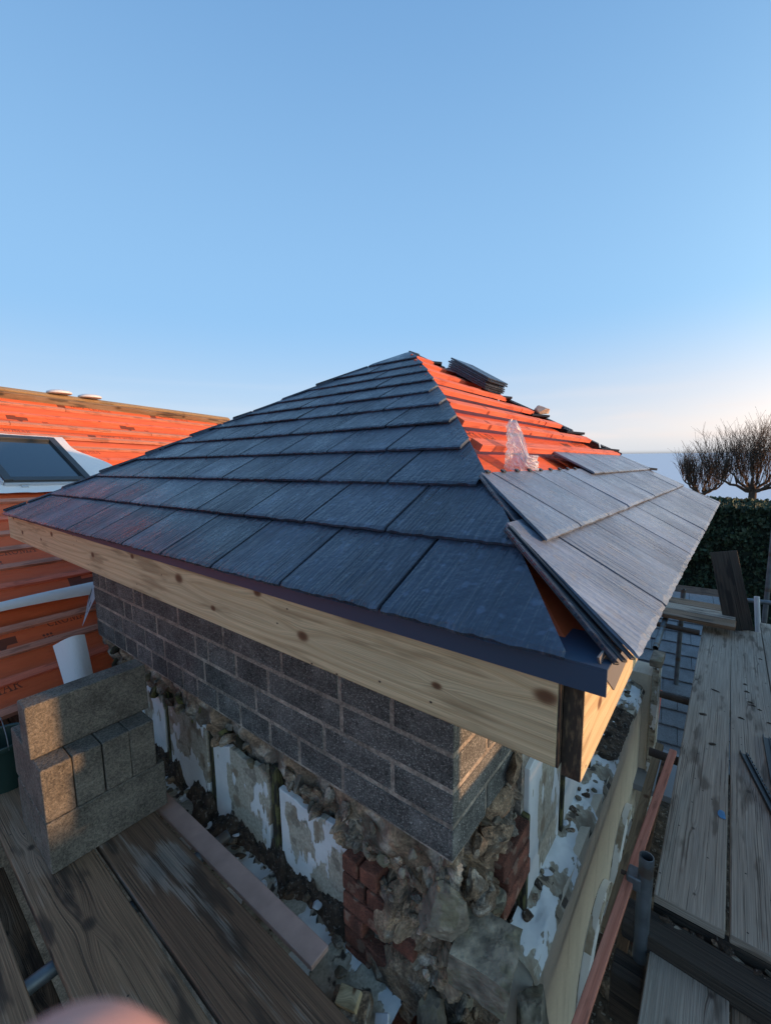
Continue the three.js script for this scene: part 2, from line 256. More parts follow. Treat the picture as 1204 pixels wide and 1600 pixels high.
function tube(a, b, label, m = mGalv, r = 0.0242, group = 'scaffold tubes') { const A = V(...a), B = V(...b); const o = mesh('scaffold_tube', tubeG(r, A.distanceTo(B)), m); orient(o, A.clone().add(B).multiplyScalar(0.5), B.clone().sub(A), Math.abs(B.y - A.y) > 0.5 ? V(0, 0, 1) : V(0, 1, 0)); return tag(o, label, 'scaffold tube', group); }
function rockG(r, k, sq = [1, 1, 1], rough = 0.45, det = 3) {            // broken stone: planes cut off, then roughened
  const keep = _s; seed(7000 + k * 13); const cuts = []; for (let i = 0; i < 13; i++) { const a = rnd() * 6.283, c = rr(-1, 1), q = Math.sqrt(1 - c * c); cuts.push([V(Math.cos(a) * q, c, Math.sin(a) * q), rr(0.42, 0.82)]); } _s = keep;
  const g = new THREE.IcosahedronGeometry(1, det + 1), p = g.attributes.position, q = V();
  for (let i = 0; i < p.count; i++) { q.fromBufferAttribute(p, i); for (const [n, d] of cuts) { const e = q.dot(n) - d; if (e > 0) q.addScaledVector(n, -e); } const f = 1.25 * (1 + rough * 0.55 * (fbm3(q.x * 3.1 + k * 3.1, q.y * 3.1, q.z * 3.1, 4, k) - 0.5)); p.setXYZ(i, q.x * f * r * sq[0], q.y * f * r * sq[1], q.z * f * r * sq[2]); }
  return facet(setUV(g, 0.35, [k * 0.37, k * 0.21]));
}
const facet = (g) => { g.computeVertexNormals(); return g; };
function gridG(nu, nv, fn, ts) {                                      // parametric sheet, fn(u, v) -> Vector3
  const pos = [], uv = [], idx = [];
  for (let j = 0; j <= nv; j++) for (let i = 0; i <= nu; i++) { const q = fn(i / nu, j / nv); pos.push(q.x, q.y, q.z); const t = ts ? ts(i / nu, j / nv) : [i / nu, j / nv]; uv.push(t[0], t[1]); }
  for (let j = 0; j < nv; j++) for (let i = 0; i < nu; i++) { const a = j * (nu + 1) + i; idx.push(a, a + 1, a + nu + 2, a, a + nu + 2, a + nu + 1); }
  const g = new THREE.BufferGeometry(); g.setAttribute('position', new THREE.Float32BufferAttribute(pos, 3)); g.setAttribute('uv', new THREE.Float32BufferAttribute(uv, 2)); g.setIndex(idx); g.computeVertexNormals(); return g;
}

// ---------------------------------------------------------------- ground, sea
{
  const t = tex(512, 512, (u, v) => { const k = 0.7 + 0.7 * (fbm(u, v, 10, 10, 5, 131) - 0.4); return mixc([70 * k, 76 * k, 44 * k], [74 * k, 60 * k, 46 * k], sst(0.4, 0.6, fbm(u, v, 6, 6, 4, 133))); });
  const g = new THREE.PlaneGeometry(400, 120); g.rotateX(-Math.PI / 2); g.translate(0, -6.2, 0); struct('ground', setUV(g, 4), std({ map: t, roughness: 1 }));
  const s = new THREE.PlaneGeometry(9000, 5000); s.rotateX(-Math.PI / 2); s.translate(0, -6.6, -2400); const sea = struct('sea', setUV(s, 30), std({ color: lin(0.62, 0.65, 0.68), roughness: 0.5, bumpMap: tex(256, 256, (u, v) => fbm(u, v, 8, 16, 4, 137), false), bumpScale: 0.03 }));
}

// ---------------------------------------------------------------- the turret: block walls, roof of slates, fascia
const NA = V(-0.189, -0.297, -0.64), Lc = V(-3.63, -0.335, -0.63), AP = V(-1.902, 0.772, -2.7), NB = V(-0.087, -0.30, -0.717), Rc = V(-0.047, -0.36, -3.93), BK = V(-3.65, -0.36, -3.95);
const turret = thing('turret', 'square block turret under a half-tiled pyramid roof of dark slates', 'building');
{
  const O = V(-0.14, -0.298, -0.68);
  const drop = 0.055, cen = V(-1.85, -0.33, -2.3), pts = [O, Rc, BK, Lc].map((q, i) => q.clone().lerp(cen, i ? 0.035 : 0.012).setY(q.y - drop + (i ? 0.02 : 0.012))), ap = AP.clone().setY(AP.y - drop);
  const pos = [], uvs = [];
  const face = (a, b) => { const u = b.clone().sub(a).normalize(), n = b.clone().sub(a).cross(ap.clone().sub(a)).normalize(), v = n.clone().cross(u), N = 16;
    const at = (i, j) => { const f = j / N, q = a.clone().lerp(ap, f).lerp(b.clone().lerp(ap, f), i / N); return q; };
    for (let j = 0; j < N; j++) for (let i = 0; i < N; i++) for (const [x, y] of [[i, j], [i + 1, j], [i + 1, j + 1], [i, j], [i + 1, j + 1], [i, j + 1]]) { const q = at(x, y); pos.push(q.x, q.y, q.z); const d = q.clone().sub(a); uvs.push(d.dot(u) / 2.0, d.dot(v) / 1.0); } };
  face(pts[0], pts[1]); face(pts[1], pts[2]); face(pts[2], pts[3]); face(pts[3], pts[0]);
  const g = new THREE.BufferGeometry(); g.setAttribute('position', new THREE.Float32BufferAttribute(pos, 3)); g.setAttribute('uv', new THREE.Float32BufferAttribute(uvs, 2)); g.computeVertexNormals();
  var roof = mesh('roof_membrane', g, mMembrane, turret);
}
function frame(a, b, apex) { a = a.clone(); const u = b.clone().sub(a).normalize(), n = b.clone().sub(a).cross(apex.clone().sub(a)).normalize(); if (n.y < 0) n.negate(); const v = n.clone().cross(u); if (v.y < 0) v.negate(); return { a, u, v, n }; }
const onF = (F, t, s, h = 0) => F.a.clone().addScaledVector(F.u, t).addScaledVector(F.v, s).addScaledVector(F.n, h);
function clip(poly, nx, ny, c) { const out = []; for (let i = 0; i < poly.length; i++) { const p = poly[i], q = poly[(i + 1) % poly.length], dp = p[0] * nx + p[1] * ny - c, dq = q[0] * nx + q[1] * ny - c; if (dp <= 0) out.push(p); if ((dp < 0) !== (dq < 0) && dp !== dq) { const t = dp / (dp - dq); out.push([p[0] + (q[0] - p[0]) * t, p[1] + (q[1] - p[1]) * t]); } } return out; }
// one slate: poly in (t, s) of its face, bottom edge at s0; hb / ht lift of the upper face at bottom / top
function slateG(F, poly, s0, len, hb = 0.028, ht = 0.006, th = 0.011, rag = 1) {
  let ar = 0; poly.forEach((p, i) => { const q = poly[(i + 1) % poly.length]; ar += p[0] * q[1] - q[0] * p[1]; }); if (ar < 0) poly = poly.slice().reverse();
  const H = (s) => hb + (ht - hb) * clamp((s - s0) / len), out = [], inn = [];
  poly.forEach((p, i) => {
    const q = poly[(i + 1) % poly.length];
    if (Math.abs(p[1] - s0) < 1e-4 && Math.abs(q[1] - s0) < 1e-4) {
      const n = Math.max(2, Math.round(Math.abs(q[0] - p[0]) / 0.017));
      for (let k = 0; k < n; k++) { const t = p[0] + (q[0] - p[0]) * k / n; out.push([t, s0 + (k ? rr(-0.0035, 0.003) * rag : 0), 1]); inn.push([t, s0 + (k ? rr(0.007, 0.014) : 0.010)]); }
    } else { const e = Math.abs(p[1] - s0) < 1e-4; out.push([p[0], p[1], e ? 1 : 0]); inn.push(e ? [p[0], p[1] + 0.01] : [p[0], p[1]]); }
  });
  const pos = [], uvs = [], o = [rnd() * 3, rnd() * 3];
  const P = (t, s, h) => F.a.clone().addScaledVector(F.u, t).addScaledVector(F.v, s).addScaledVector(F.n, h);
  const put = (t, s, h) => { const q = P(t, s, h); pos.push(q.x, q.y, q.z); uvs.push(t / 0.62 + o[0], (s + (h - 0.02) * 0.5) / 0.62 + o[1]); };
  const tri = THREE.ShapeUtils.triangulateShape(inn.map((p) => new THREE.Vector2(p[0], p[1])), []);
  for (const f of tri) { for (const i of f) put(inn[i][0], inn[i][1], H(inn[i][1])); for (const i of [f[0], f[2], f[1]]) put(out[i][0], out[i][1], H(out[i][1]) - th); }
  const n = out.length, lo = out.map((p) => p[2] ? rr(0.0015, 0.0045) : 0);
  for (let i = 0; i < n; i++) {
    const j = (i + 1) % n, a = inn[i], b = inn[j], c = out[i], d = out[j], ha = H(a[1]), hb2 = H(b[1]), hc = H(c[1]) - lo[i], hd = H(d[1]) - lo[j];
    if (c[2] || d[2]) { put(...[a[0], a[1], ha]); put(c[0], c[1], hc); put(d[0], d[1], hd); put(a[0], a[1], ha); put(d[0], d[1], hd); put(b[0], b[1], hb2); }
    put(c[0], c[1], hc); put(c[0], c[1], H(c[1]) - th); put(d[0], d[1], H(d[1]) - th); put(c[0], c[1], hc); put(d[0], d[1], H(d[1]) - th); put(d[0], d[1], hd);
  }
  const g = new THREE.BufferGeometry(); g.setAttribute('position', new THREE.Float32BufferAttribute(pos, 3)); g.setAttribute('uv', new THREE.Float32BufferAttribute(uvs, 2)); g.computeVertexNormals(); return g;
}
const area = (p) => { let a = 0; p.forEach((q, i) => { const r = p[(i + 1) % p.length]; a += q[0] * r[1] - r[0] * q[1]; }); return Math.abs(a / 2); };
// lay slates on face F with width Wd; hip lines through (0,0)-(tp,sp) and (Wd,0)-(tp,sp)
function lay(F, Wd, rows, joint0, opt = {}) {
  const d = AP.clone().sub(F.a), tp = d.dot(F.u), sp = d.dot(F.v), w = 0.31, gap = 0.0048;
  rows.forEach((s0, k) => {
    if (opt.skip && opt.skip(k)) return;
    const g = (rows[k + 1] ?? s0 + 0.2) - s0, len = opt.len ? opt.len(k) : Math.min(g + 0.09, sp - s0 - 0.012);
    let j0 = joint0 + (k % 2) * w / 2; j0 -= Math.ceil((j0 + 0.4) / w) * w;
    for (let t = j0; t < Wd + 0.3; t += w) {
      const jt = rr(-0.0015, 0.0015); const th = tp * s0 / sp; if (opt.merge && t + w - th < 0.1) continue; const tl = opt.merge && t > th && t - th < 0.1 ? th - 0.05 : t; let p = [[tl + gap + jt, s0], [t + w - gap + jt, s0], [t + w - gap + jt, s0 + len], [tl + gap + jt, s0 + len]];
      p = clip(p, -sp, tp, (opt.inset0 ?? 0) * Math.hypot(sp, tp));          // right of the first hip
      const e = Wd - tp; p = clip(p, sp, e, Wd * sp + (opt.inset1 ?? 0) * Math.hypot(sp, e));
      if (opt.cut) { const [a, b, c2, d2] = opt.cut(k); p = clip(p, -(d2 - b), c2 - a, -(d2 - b) * a + (c2 - a) * b); }
      if (opt.tmin) p = clip(p, -1, 0, -opt.tmin(k)); if (opt.tmax) p = clip(p, 1, 0, opt.tmax(k));
      if (p.length < 3 || area(p) < 0.0008) continue;
      if (!p.some((q) => Math.abs(q[1] - s0) < 1e-4)) continue;
      mesh('slate', slateG(F, p, s0 + 0, len, 0.024 + rr(-0.002, 0.002), 0.006, opt.mats ? 0.008 : 0.010, opt.mats ? 0.4 : 0.8), (opt.mats || mSlates)[Math.floor(rnd() * 6)], roof);
    }
  });
}
seed(12);
const FA = frame(NA, Lc, AP), FB = frame(NB, Rc, AP), FC = frame(BK, Lc, AP), FD = frame(Rc, BK, AP);
FA.a.addScaledVector(FA.n, -0.024); FB.a.addScaledVector(FB.n, -0.024);
const WA = NA.distanceTo(Lc), WB = NB.distanceTo(Rc);
const rowsA = [0, 0.25, 0.487, 0.71, 0.93, 1.14, 1.325, 1.51, 1.70, 1.875, 2.06], hipT = (x) => x * (0.625 + 0.047 * x) - 0.014;
lay(FA, WA, rowsA, 0.342, { merge: true, inset0: 0.2, inset1: 0.02, cut: (k) => [hipT(rowsA[k]), rowsA[k], hipT(rowsA[k] + 0.3), rowsA[k] + 0.3] });
const rowsB = [0, 0.245, 0.47];
lay(FB, WB, rowsB, 0.295, { skip: (k) => k > 2, len: (k) => [0.33, 0.285, 0.27][k], inset0: 0.3, inset1: 0.0, mats: mSlatesLit, cut: (k) => [[0.0, 0, 0.178, 0.33], [0.20, 0.245, 0.388, 0.53], [1.36, 0.4, 1.36, 1]][k] });
lay(FC, BK.distanceTo(Lc), [0, 0.22, 0.44, 0.66, 0.88, 1.1, 1.32, 1.54], 0.1, { inset1: -0.01, tmin: () => 0.6 });
lay(FD, Rc.distanceTo(BK), [0.5, 0.72, 0.95, 1.16, 1.38, 1.6], 0.1, { inset0: -0.025, tmax: () => 2.0 });
// dark underlay beneath the laid slates
{ const tri = (F, Wd, s1, t0) => { const d = AP.clone().sub(F.a), tp = d.dot(F.u), sp = d.dot(F.v); return gridG(10, 10, (a, b) => { const s = 0.05 + b * (s1 - 0.05), l = Math.max(tp * s / sp + 0.03, t0 * sst(0, 0.02, s - 0.0)), r = Wd - (Wd - tp) * s / sp - 0.03; return onF(F, l + (r - l) * a, s, 0.001); }); };
  mesh('tile_underlay', tri(FA, WA, 2.26, -9), mDarkPlastic, roof); mesh('tile_underlay', tri(FB, WB, 0.47, -9), mDarkPlastic, roof); }
// battens on the bare side, stained red
for (const s of [0.70, 0.90, 1.10, 1.29, 1.475, 1.65, 1.82, 1.97]) {
  const d = AP.clone().sub(NB), tp = d.dot(FB.u), sp = d.dot(FB.v), t0 = tp * s / sp - 0.004, t1 = WB - (WB - tp) * s / sp - 0.01;
  let a = t0; while (a < t1 - 0.02) { const b = Math.min(a + rr(0.9, 1.6), t1); const o = mesh('batten', boardG(b - a - 0.004, 0.026, 0.05, 0.002, [1.2, 0.12]), mBattenRed, roof); orient(o, onF(FB, (a + b) / 2, s + rr(-0.003, 0.003), 0.006), FB.u, FB.n); a = b; }
}
// dark hip tape stubs over the far hip
for (let k = 0; k < 7; k++) { const f = 0.05 + k * 0.115 + rr(-0.01, 0.01); const q = AP.clone().lerp(Rc, f), q2 = AP.clone().lerp(Rc, f + 0.05); const o = mesh('hip_tape', setUV(rbox(q.distanceTo(q2), 0.016, 0.09, 0.003), 0.3), mDarkPlastic, roof); orient(o, q.lerp(q2, 0.5).add(V(0, -0.022, 0)), q2.clone().sub(q)); }
// dark interlocking flange along the open left edge of the two laid rows
for (const [a, b, c, d] of [[0.0, 0, 0.178, 0.33], [0.20, 0.245, 0.388, 0.53]]) { const F2 = [[a - 0.026, b + 0.02], [a + 0.02, b + 0.02], [c + 0.02, d - 0.01], [c - 0.026, d - 0.01]]; mesh('tile_flange', slateG(FB, F2, b - 1, 1, 0.004, 0.004, 0.005), mSlates[1], roof); }
for (let i = 0; i < 9; i++) { const t = 0.42 + i * 0.105; const o = mesh('nail_tab', rbox(0.022, 0.006, 0.012, 0.001), mDarkPlastic, roof); orient(o, onF(FB, t, 0.528, 0.010), FB.u, FB.n); }
// ribbed lower edge of the nearest tile on the bare side and its hanging flap
for (let k = 0; k < 3; k++) { const a = onF(FB, 0.172 - 0.004 * k, 0.32, 0.006 - k * 0.006), b = onF(FB, -0.004 - 0.008 * k, 0.004 + 0.006 * k, 0.013 - k * 0.008); const o = mesh('tile_rib', setUV(rbox(a.distanceTo(b), 0.0035, 0.012, 0.001), 0.3), mDarkPlastic, roof); orient(o, a.clone().lerp(b, 0.5), b.clone().sub(a), FB.n); }
// fascia boards, trim, soffit
mesh('fascia_board', boxAt(-3.74, -0.192, -0.512, -0.352, -0.706, -0.681, 0.003, [2.6, 0.17], 0), W.fresh, turret);
mesh('fascia_board', boxAt(-0.188, -0.156, -0.531, -0.352, -3.86, -0.697, 0.003, [2.6, 0.19], 2), W.fresh, turret);
mesh('board_end', boxAt(-0.1925, -0.1885, -0.511, -0.355, -0.7055, -0.682, 0, 0.2), endGrain, turret);
mesh('board_end', boxAt(-0.187, -0.157, -0.529, -0.354, -0.6975, -0.695, 0, 0.2), endGrain, turret);
mesh('fascia_board', boxAt(-3.76, -3.735, -0.52, -0.36, -3.9, -0.71, 0.003, [2.6, 0.17], 2), W.fresh, turret);
mesh('soffit', boxAt(-3.72, -0.20, -0.50, -0.485, -1.05, -0.708, 0, 0.6), W.tan, turret);
mesh('soffit', boxAt(-0.60, -0.195, -0.50, -0.487, -3.85, -1.052, 0, 0.6), W.tan, turret);
{ // eaves trim, an L section
  const tr = mesh('eaves_trim', mergeGeometries([boxAt(-3.70, -0.122, -0.358, -0.318, -0.674, -0.670, 0, 0.5), boxAt(-3.70, -0.122, -0.3178, -0.314, -0.80, -0.6702, 0, 0.5)]), mTrim, turret);
  const tb = mesh('eaves_trim', mergeGeometries([boxAt(-0.150, -0.146, -0.36, -0.335, -3.85, -0.80, 0, 0.5)]), mTrim, turret);
  const sh = new THREE.Shape([[-0.672, -0.300], [-0.70, -0.335], [-0.806, -0.412], [-0.93, -0.40], [-0.90, -0.31]].map((q) => new THREE.Vector2(...q)));
  const fg = new THREE.ExtrudeGeometry(sh, { depth: 0.003, bevelEnabled: false }); fg.rotateY(-Math.PI / 2); fg.translate(-0.134, 0, 0); mesh('hanging_flap', setUV(fg, 0.3), std({ color: lin(0.16, 0.15, 0.145), roughness: 0.6 }), turret);
}
// block walls: core of mortar and single blocks
{
  const X1 = -0.566, Z1 = -1.012, X0 = -3.35, Z0 = -3.72, y0 = -1.205, ch = 0.1155, mj = 0.017;
  const core = mesh('block_wall', mergeGeometries([boxAt(X0 + 0.006, X1 - 0.0025, y0, -0.49, Z1 - 0.2, Z1 - 0.0025, 0, 0.6), boxAt(X1 - 0.2, X1 - 0.0026, y0, -0.4895, Z0 + 0.006, Z1 - 0.2005, 0, 0.6), boxAt(X0 + 0.0061, X0 + 0.2, y0, -0.4895, Z0, Z1 - 0.2005, 0, 0.6), boxAt(X0 + 0.2, X1 - 0.2, y0, -0.4895, Z0 + 0.006, Z0 + 0.2, 0, 0.6)]), mMortar, turret);
  seed(21);
  const blk = (x0, x1, ya, yb, za, zb) => { const g = rbox(x1 - x0, yb - ya, zb - za, 0.004); const q = setUV(g, 0.55, [rnd() * 5, rnd() * 5]); q.translate((x0 + x1) / 2, (ya + yb) / 2, (za + zb) / 2); mesh('block', q, mBlock[Math.floor(rnd() * 3)], core); };
  for (let c = 0; c < 6; c++) {
    const ya = y0 + c * ch + mj / 2, yb = y0 + (c + 1) * ch - mj / 2; const la = c % 2 ? 0.215 : 0.44, lb = c % 2 ? 0.44 : 0.215;
    const pr = rr(-0.001, 0.002); blk(X1 - la, X1 + pr, ya, yb, Z1 - lb, Z1 + pr);
    let x = X1 - la - mj; while (x > X0 + 0.05) { let L = c === 0 ? rr(0.13, 0.23) : rnd() < 0.5 ? 0.40 : rnd() < 0.55 ? 0.215 : rnd() < 0.5 ? 0.10 : 0.30; if (x - L < X0 + 0.09) L = x - X0; const p2 = rr(-0.002, 0.002); blk(x - L, x, ya + rr(-0.001, 0.001), yb, Z1 - 0.098, Z1 + p2); x -= L + mj; }
    let z = Z1 - lb - mj; while (z > Z0 + 0.05) { let L = rnd() < 0.6 ? 0.44 : 0.215; if (z - L < Z0 + 0.09) L = z - Z0; blk(X1 - 0.098, X1 + rr(-0.002, 0.002), ya, yb, z - L, z); z -= L + mj; }
  }
}

// ---------------------------------------------------------------- the old wall below: rubble, brick, plaster panels, ledge
const oldWall = thing('old_wall', 'broken old brick and rubble wall with flaking white plaster below the blocks', 'wall');
{
  seed(31);
  mesh('wall_core', mergeGeometries([boxAt(-3.35, -0.62, -6.2, -1.215, -3.7, -1.10, 0, 0.6)]), mMortar, oldWall);
  // rough bed under the blocks, running along the wall and round the corner
  mesh('rubble_bed', gridG(260, 44, (u, v) => { const x = -3.36 + u * 2.75, y = -1.20 - v * 0.62; const n = fbm3(x * 9, y * 9, 3, 5, 3) - 0.5, n2 = fbm3(x * 30, y * 30, 8, 3, 9) - 0.5; const bulge = sst(0.30, 0.12, v) * 0.02; return V(x, y + n2 * 0.01, -1.045 + bulge + n * 0.10 + n2 * 0.03 - sst(0.04, 0, v) * 0.015); }, (u, v) => [u * 5, v * 1.1]), mRub, oldWall);
  const corner = gridG(150, 170, (u, v) => {                          // pier: bends from the front face round to the side
    const y = -1.20 - v * 1.35, s = u * 1.0, cx = -0.56, cz = -1.0; let x, z, nx, nz; const r = 0.06, a0 = 0.42;
    if (s < a0) { x = cx - (a0 - s) - r; z = cz; nx = 0; nz = 1; } else if (s < a0 + 0.094) { const t = (s - a0) / 0.094 * Math.PI / 2; x = cx - r + Math.sin(t) * r; z = cz - r + Math.cos(t) * r; nx = Math.sin(t); nz = Math.cos(t); } else { x = cx; z = cz - r - (s - a0 - 0.094); nx = 1; nz = 0; }
    const n = fbm3(x * 8, y * 8, z * 8, 5, 40) - 0.5, n2 = fbm3(x * 26, y * 26, z * 26, 4, 44) - 0.5, st = Math.floor((n + 0.5) * 7) / 7 - 0.5;
    const n3 = Math.abs(fbm3(x * 17 + 5, y * 17, z * 17, 3, 48) - 0.5); const off = -0.005 + n * 0.11 + st * 0.11 + n2 * 0.05 - n3 * 0.10 - sst(0.12, 0.0, v) * 0.03 + sst(0.3, 1, v) * 0.06; return V(x + nx * off, y + n2 * 0.015, z + nz * off);
  }, (u, v) => [u * 2.6, v * 3.2]);
  mesh('rubble_pier', facet(corner.toNonIndexed()), mRub, oldWall);
  // flaking panels on the front
  const panel = (x0, x1, yt0, yt1, yb, m, k) => { const pts = []; const N = 16; for (let i = 0; i <= N; i++) { const t = i / N; pts.push(new THREE.Vector2(x0 + (x1 - x0) * t, yt0 + (yt1 - yt0) * t + (i && i < N ? rr(-0.014, 0.012) : 0))); } pts.push(new THREE.Vector2(x1 + 0.004, (yt1 + yb) / 2 + 0.05), new THREE.Vector2(x1 - 0.004, (yt1 + yb) / 2 - 0.08), new THREE.Vector2(x1, yb), new THREE.Vector2(x0, yb), new THREE.Vector2(x0 + 0.005, (yt0 + yb) / 2)); const g = new THREE.ExtrudeGeometry(new THREE.Shape(pts), { depth: 0.022, bevelEnabled: true, bevelSize: 0.003, bevelThickness: 0.003, bevelSegments: 1 }); const q = g.toNonIndexed ? g : g; const p = q.attributes.position, uv = q.attributes.uv; for (let i = 0; i < p.count; i++) uv.setXY(i, (p.getX(i) - x0) / (x1 - x0) * 0.96 + 0.02, (p.getY(i) - yb) / (Math.max(yt0, yt1) - yb) * 0.94 + 0.02); return mesh('plaster_panel', q, m, k); };
  for (const [x0, x1, a, b, yb, i] of [[-1.385, -0.985, -1.375, -1.37, -1.83, 0], [-1.90, -1.465, -1.37, -1.345, -1.80, 1], [-2.36, -1.965, -1.36, -1.33, -1.79, 2], [-2.78, -2.42, -1.35, -1.33, -1.78, 3]]) { const o = panel(x0, x1, a, b, yb, mPanels[i], oldWall); o.position.z = -1.034; }
  for (const [x0, x1] of [[-1.465, -1.385], [-1.965, -1.90], [-2.42, -2.36]]) mesh('rotten_post', boxAt(x0 + 0.015, x1 - 0.02, -1.84, -1.30, -1.06, -1.012, 0.008, [0.3, 0.2], 1), mMoss, oldWall);
  // ledge along the front: sloping, painted, with clods on it
  mesh('ledge', gridG(160, 24, (u, v) => { const x = -2.95 + u * 2.23, z = -1.015 + v * 0.23; const n = fbm3(x * 10, z * 10, 1, 5, 60) - 0.5; return V(x, -1.765 - v * 0.055 + n * 0.035 - sst(0.86, 1, v) * 0.12, z); }, (u, v) => [u * 5.5, v * 0.55]), mLedge, oldWall);
  const lumps = (x, z, k) => { const a = fbm3(x * 16, z * 16, k, 5, 200 + k), b = Math.abs(fbm3(x * 34, z * 34, k, 3, 220 + k) - 0.5) * 2; return a * 1.1 - b * 0.5; };
  mesh('dirt_heap', gridG(300, 26, (u, v) => { const x = -2.9 + u * 1.93, w = (0.045 + 0.10 * sst(0.45, 0.66, fbm3(x * 3.3, 5, 1, 3, 230))) * (1 - 0.5 * sst(-1.75, -1.35, x)), z = -1.012 + v * w; const h = (0.06 * (1 - v) + 0.01) * (0.4 + lumps(x, z, 1) * 1.1) * sst(0.3, 0.5, fbm3(x * 5, 2, 8, 3, 233) + 0.2); return V(x, -1.77 - (z + 1.015) * 0.24 + h * 1.5 - sst(0.8, 1, v) * 0.03, z + (lumps(x + 3, z, 2) - 0.5) * 0.02); }, (u, v) => [u * 6, v * 0.5]), mDirt, oldWall);
  for (let i = 0; i < 60; i++) { const x = -2.9 + 2.0 * rnd(), f = Math.pow(rnd(), 1.4), r = rr(0.006, 0.019); const o = mesh('chip', rockG(r, 100 + i % 14, [1.3, 0.6, 1], 0.5, 1), [mDirt, mRub, mWhiteSheet, mStone, mRub][i % 5], oldWall); o.position.set(x, -1.762 - f * 0.045 + 0.03 * (1 - f), -0.985 + f * 0.13); o.rotation.set(rr(-0.5, 0.5), rnd() * 6, rr(-0.5, 0.5)); }
  for (let i = 0; i < 46; i++) { const x = -3.2 + 2.25 * rnd(), r = rr(0.012, 0.036); const o = mesh('rubble_stone', rockG(r, 120 + i % 12, [1.3, 0.8, 0.9], 0.5, 2), [mRub, mStone, mRub, mMoss][i % 4], oldWall); o.position.set(x, rr(-1.37, -1.235), -1.015 + rr(-0.015, 0.014)); o.rotation.set(rnd() * 3, rnd() * 6, rnd() * 3); }
  // bricks at the near pier, front and side
  const brick = (x0, x1, y, z0, z1, k) => { const g = rbox(x1 - x0, 0.062, z1 - z0, 0.006); const p = g.attributes.position; for (let i = 0; i < p.count; i++) { const n = fbm3(p.getX(i) * 14 + k * 9, p.getY(i) * 14, p.getZ(i) * 14, 3, 9) - 0.5; p.setX(i, p.getX(i) + n * 0.008); p.setZ(i, p.getZ(i) + n * 0.006); } const q = setUV(g, 0.3, [rnd() * 3, rnd() * 3]); q.computeVertexNormals(); q.translate((x0 + x1) / 2, y, (z0 + z1) / 2); mesh('brick', q, mBrick[k % 3], oldWall); };
  [[0.07, 0], [0.10, 1], [0.21, 0], [0.09, 2], [0.16, 1], [0.12, 0]].forEach(([w, k], i) => brick(-0.985, -0.985 + w, -1.425 - i * 0.074, -1.09, -0.972 + rr(-0.004, 0.006), k));
  brick(-0.905, -0.83, -1.425, -1.09, -0.97, 0); brick(-0.875, -0.80, -1.50, -1.09, -0.97, 1); brick(-0.885, -0.74, -1.722, -1.09, -0.97, 0); brick(-0.765, -0.68, -1.573, -1.09, -0.97, 1); brick(-0.80, -0.70, -1.87, -1.06, -0.965, 0);
  [[-1.415, 0.24], [-1.49, 0.20], [-1.565, 0.25]].forEach(([y, L], i) => brick(-0.62, -0.506 + i * 0.003, y, -1.50, -1.50 + L, [1, 0, 2][i]));
  // the larger stones of the broken corner
  const st = [[-0.79, -1.50, -0.985, 0.075, [1, 1.4, 0.7], 1], [-0.60, -1.41, -0.99, 0.08, [1.0, 1.2, 0.7], 2], [-0.53, -1.36, -1.12, 0.045, [0.7, 1.1, 1], 0], [-0.525, -1.44, -1.17, 0.05, [0.7, 1.1, 1.1], 1], [-0.515, -1.52, -1.24, 0.05, [0.7, 1.2, 0.9], 2], [-0.53, -1.32, -1.27, 0.07, [0.6, 1, 1.3], 0], [-0.73, -1.70, -0.98, 0.10, [1, 1.4, 0.6], 0], [-0.63, -1.76, -0.965, 0.07, [0.8, 1.6, 0.8], 2], [-0.53, -1.86, -1.03, 0.09, [1.0, 1, 1.0], 0], [-0.86, -1.80, -0.985, 0.08, [1.3, 1.1, 0.6], 1], [-0.66, -1.96, -0.955, 0.10, [1.3, 0.9, 0.8], 0], [-0.54, -1.22, -1.32, 0.055, [0.6, 0.9, 1.5], 1], [-0.535, -1.14, -1.44, 0.055, [0.6, 1, 1.4], 0], [-0.54, -1.05, -1.50, 0.05, [0.6, 1, 1.2], 1]];
  for (let i = 0; i < 70; i++) { const side = rnd() < 0.5; const y = rr(-1.9, -1.24), r = rr(0.014, 0.036); st.push(side ? [-0.545, y, rr(-1.35, -1.06), r, [0.7, rr(0.7, 1.2), rr(0.8, 1.4)], i % 3] : [rr(-0.90, -0.58), y, -1.0, r, [rr(0.8, 1.5), rr(0.7, 1.2), 0.7], i % 3]); }
  for (let i = 0; i < 60; i++) { const side = rnd() < 0.45, y = rr(-1.95, -1.22), r = rr(0.006, 0.016); st.push(side ? [-0.535, y, rr(-1.42, -1.02), r, [0.8, 1, 1.2], i % 3] : [rr(-0.95, -0.56), y, -0.985, r, [1.2, 1, 0.8], i % 3]); }
  st.forEach(([x, y, z, r, sq, m], i) => { if (r > 0.02) { r *= 0.95; z -= z > -1.03 ? 0.025 : 0; x -= z < -1.06 ? 0.018 : 0; } const o = mesh('stone', rockG(r, 140 + i, sq, 0.6, r > 0.04 ? 3 : r > 0.017 ? 1 : 0), [mRub, mRub, mStone][m], oldWall); o.position.set(x, y, z); o.rotation.set(rr(-0.3, 0.3), rr(-0.4, 0.4), rr(-0.3, 0.3)); });
  { const g = rbox(0.17, 0.13, 0.16, 0.02); const q0 = new THREE.BoxGeometry(0.17, 0.13, 0.17, 8, 8, 8); const p = q0.attributes.position; for (let i = 0; i < p.count; i++) { const a = V().fromBufferAttribute(p, i); const n = fbm3(a.x * 14, a.y * 14, a.z * 14, 4, 77) - 0.5; a.multiplyScalar(1 + n * 0.35); p.setXYZ(i, a.x, a.y, a.z); } const q = setUV(q0, 0.35); q.computeVertexNormals(); const o = mesh('stone', q, mStone, oldWall); o.position.set(-0.49, -1.54, -1.09); o.rotation.set(0.1, 0.15, -0.12); }
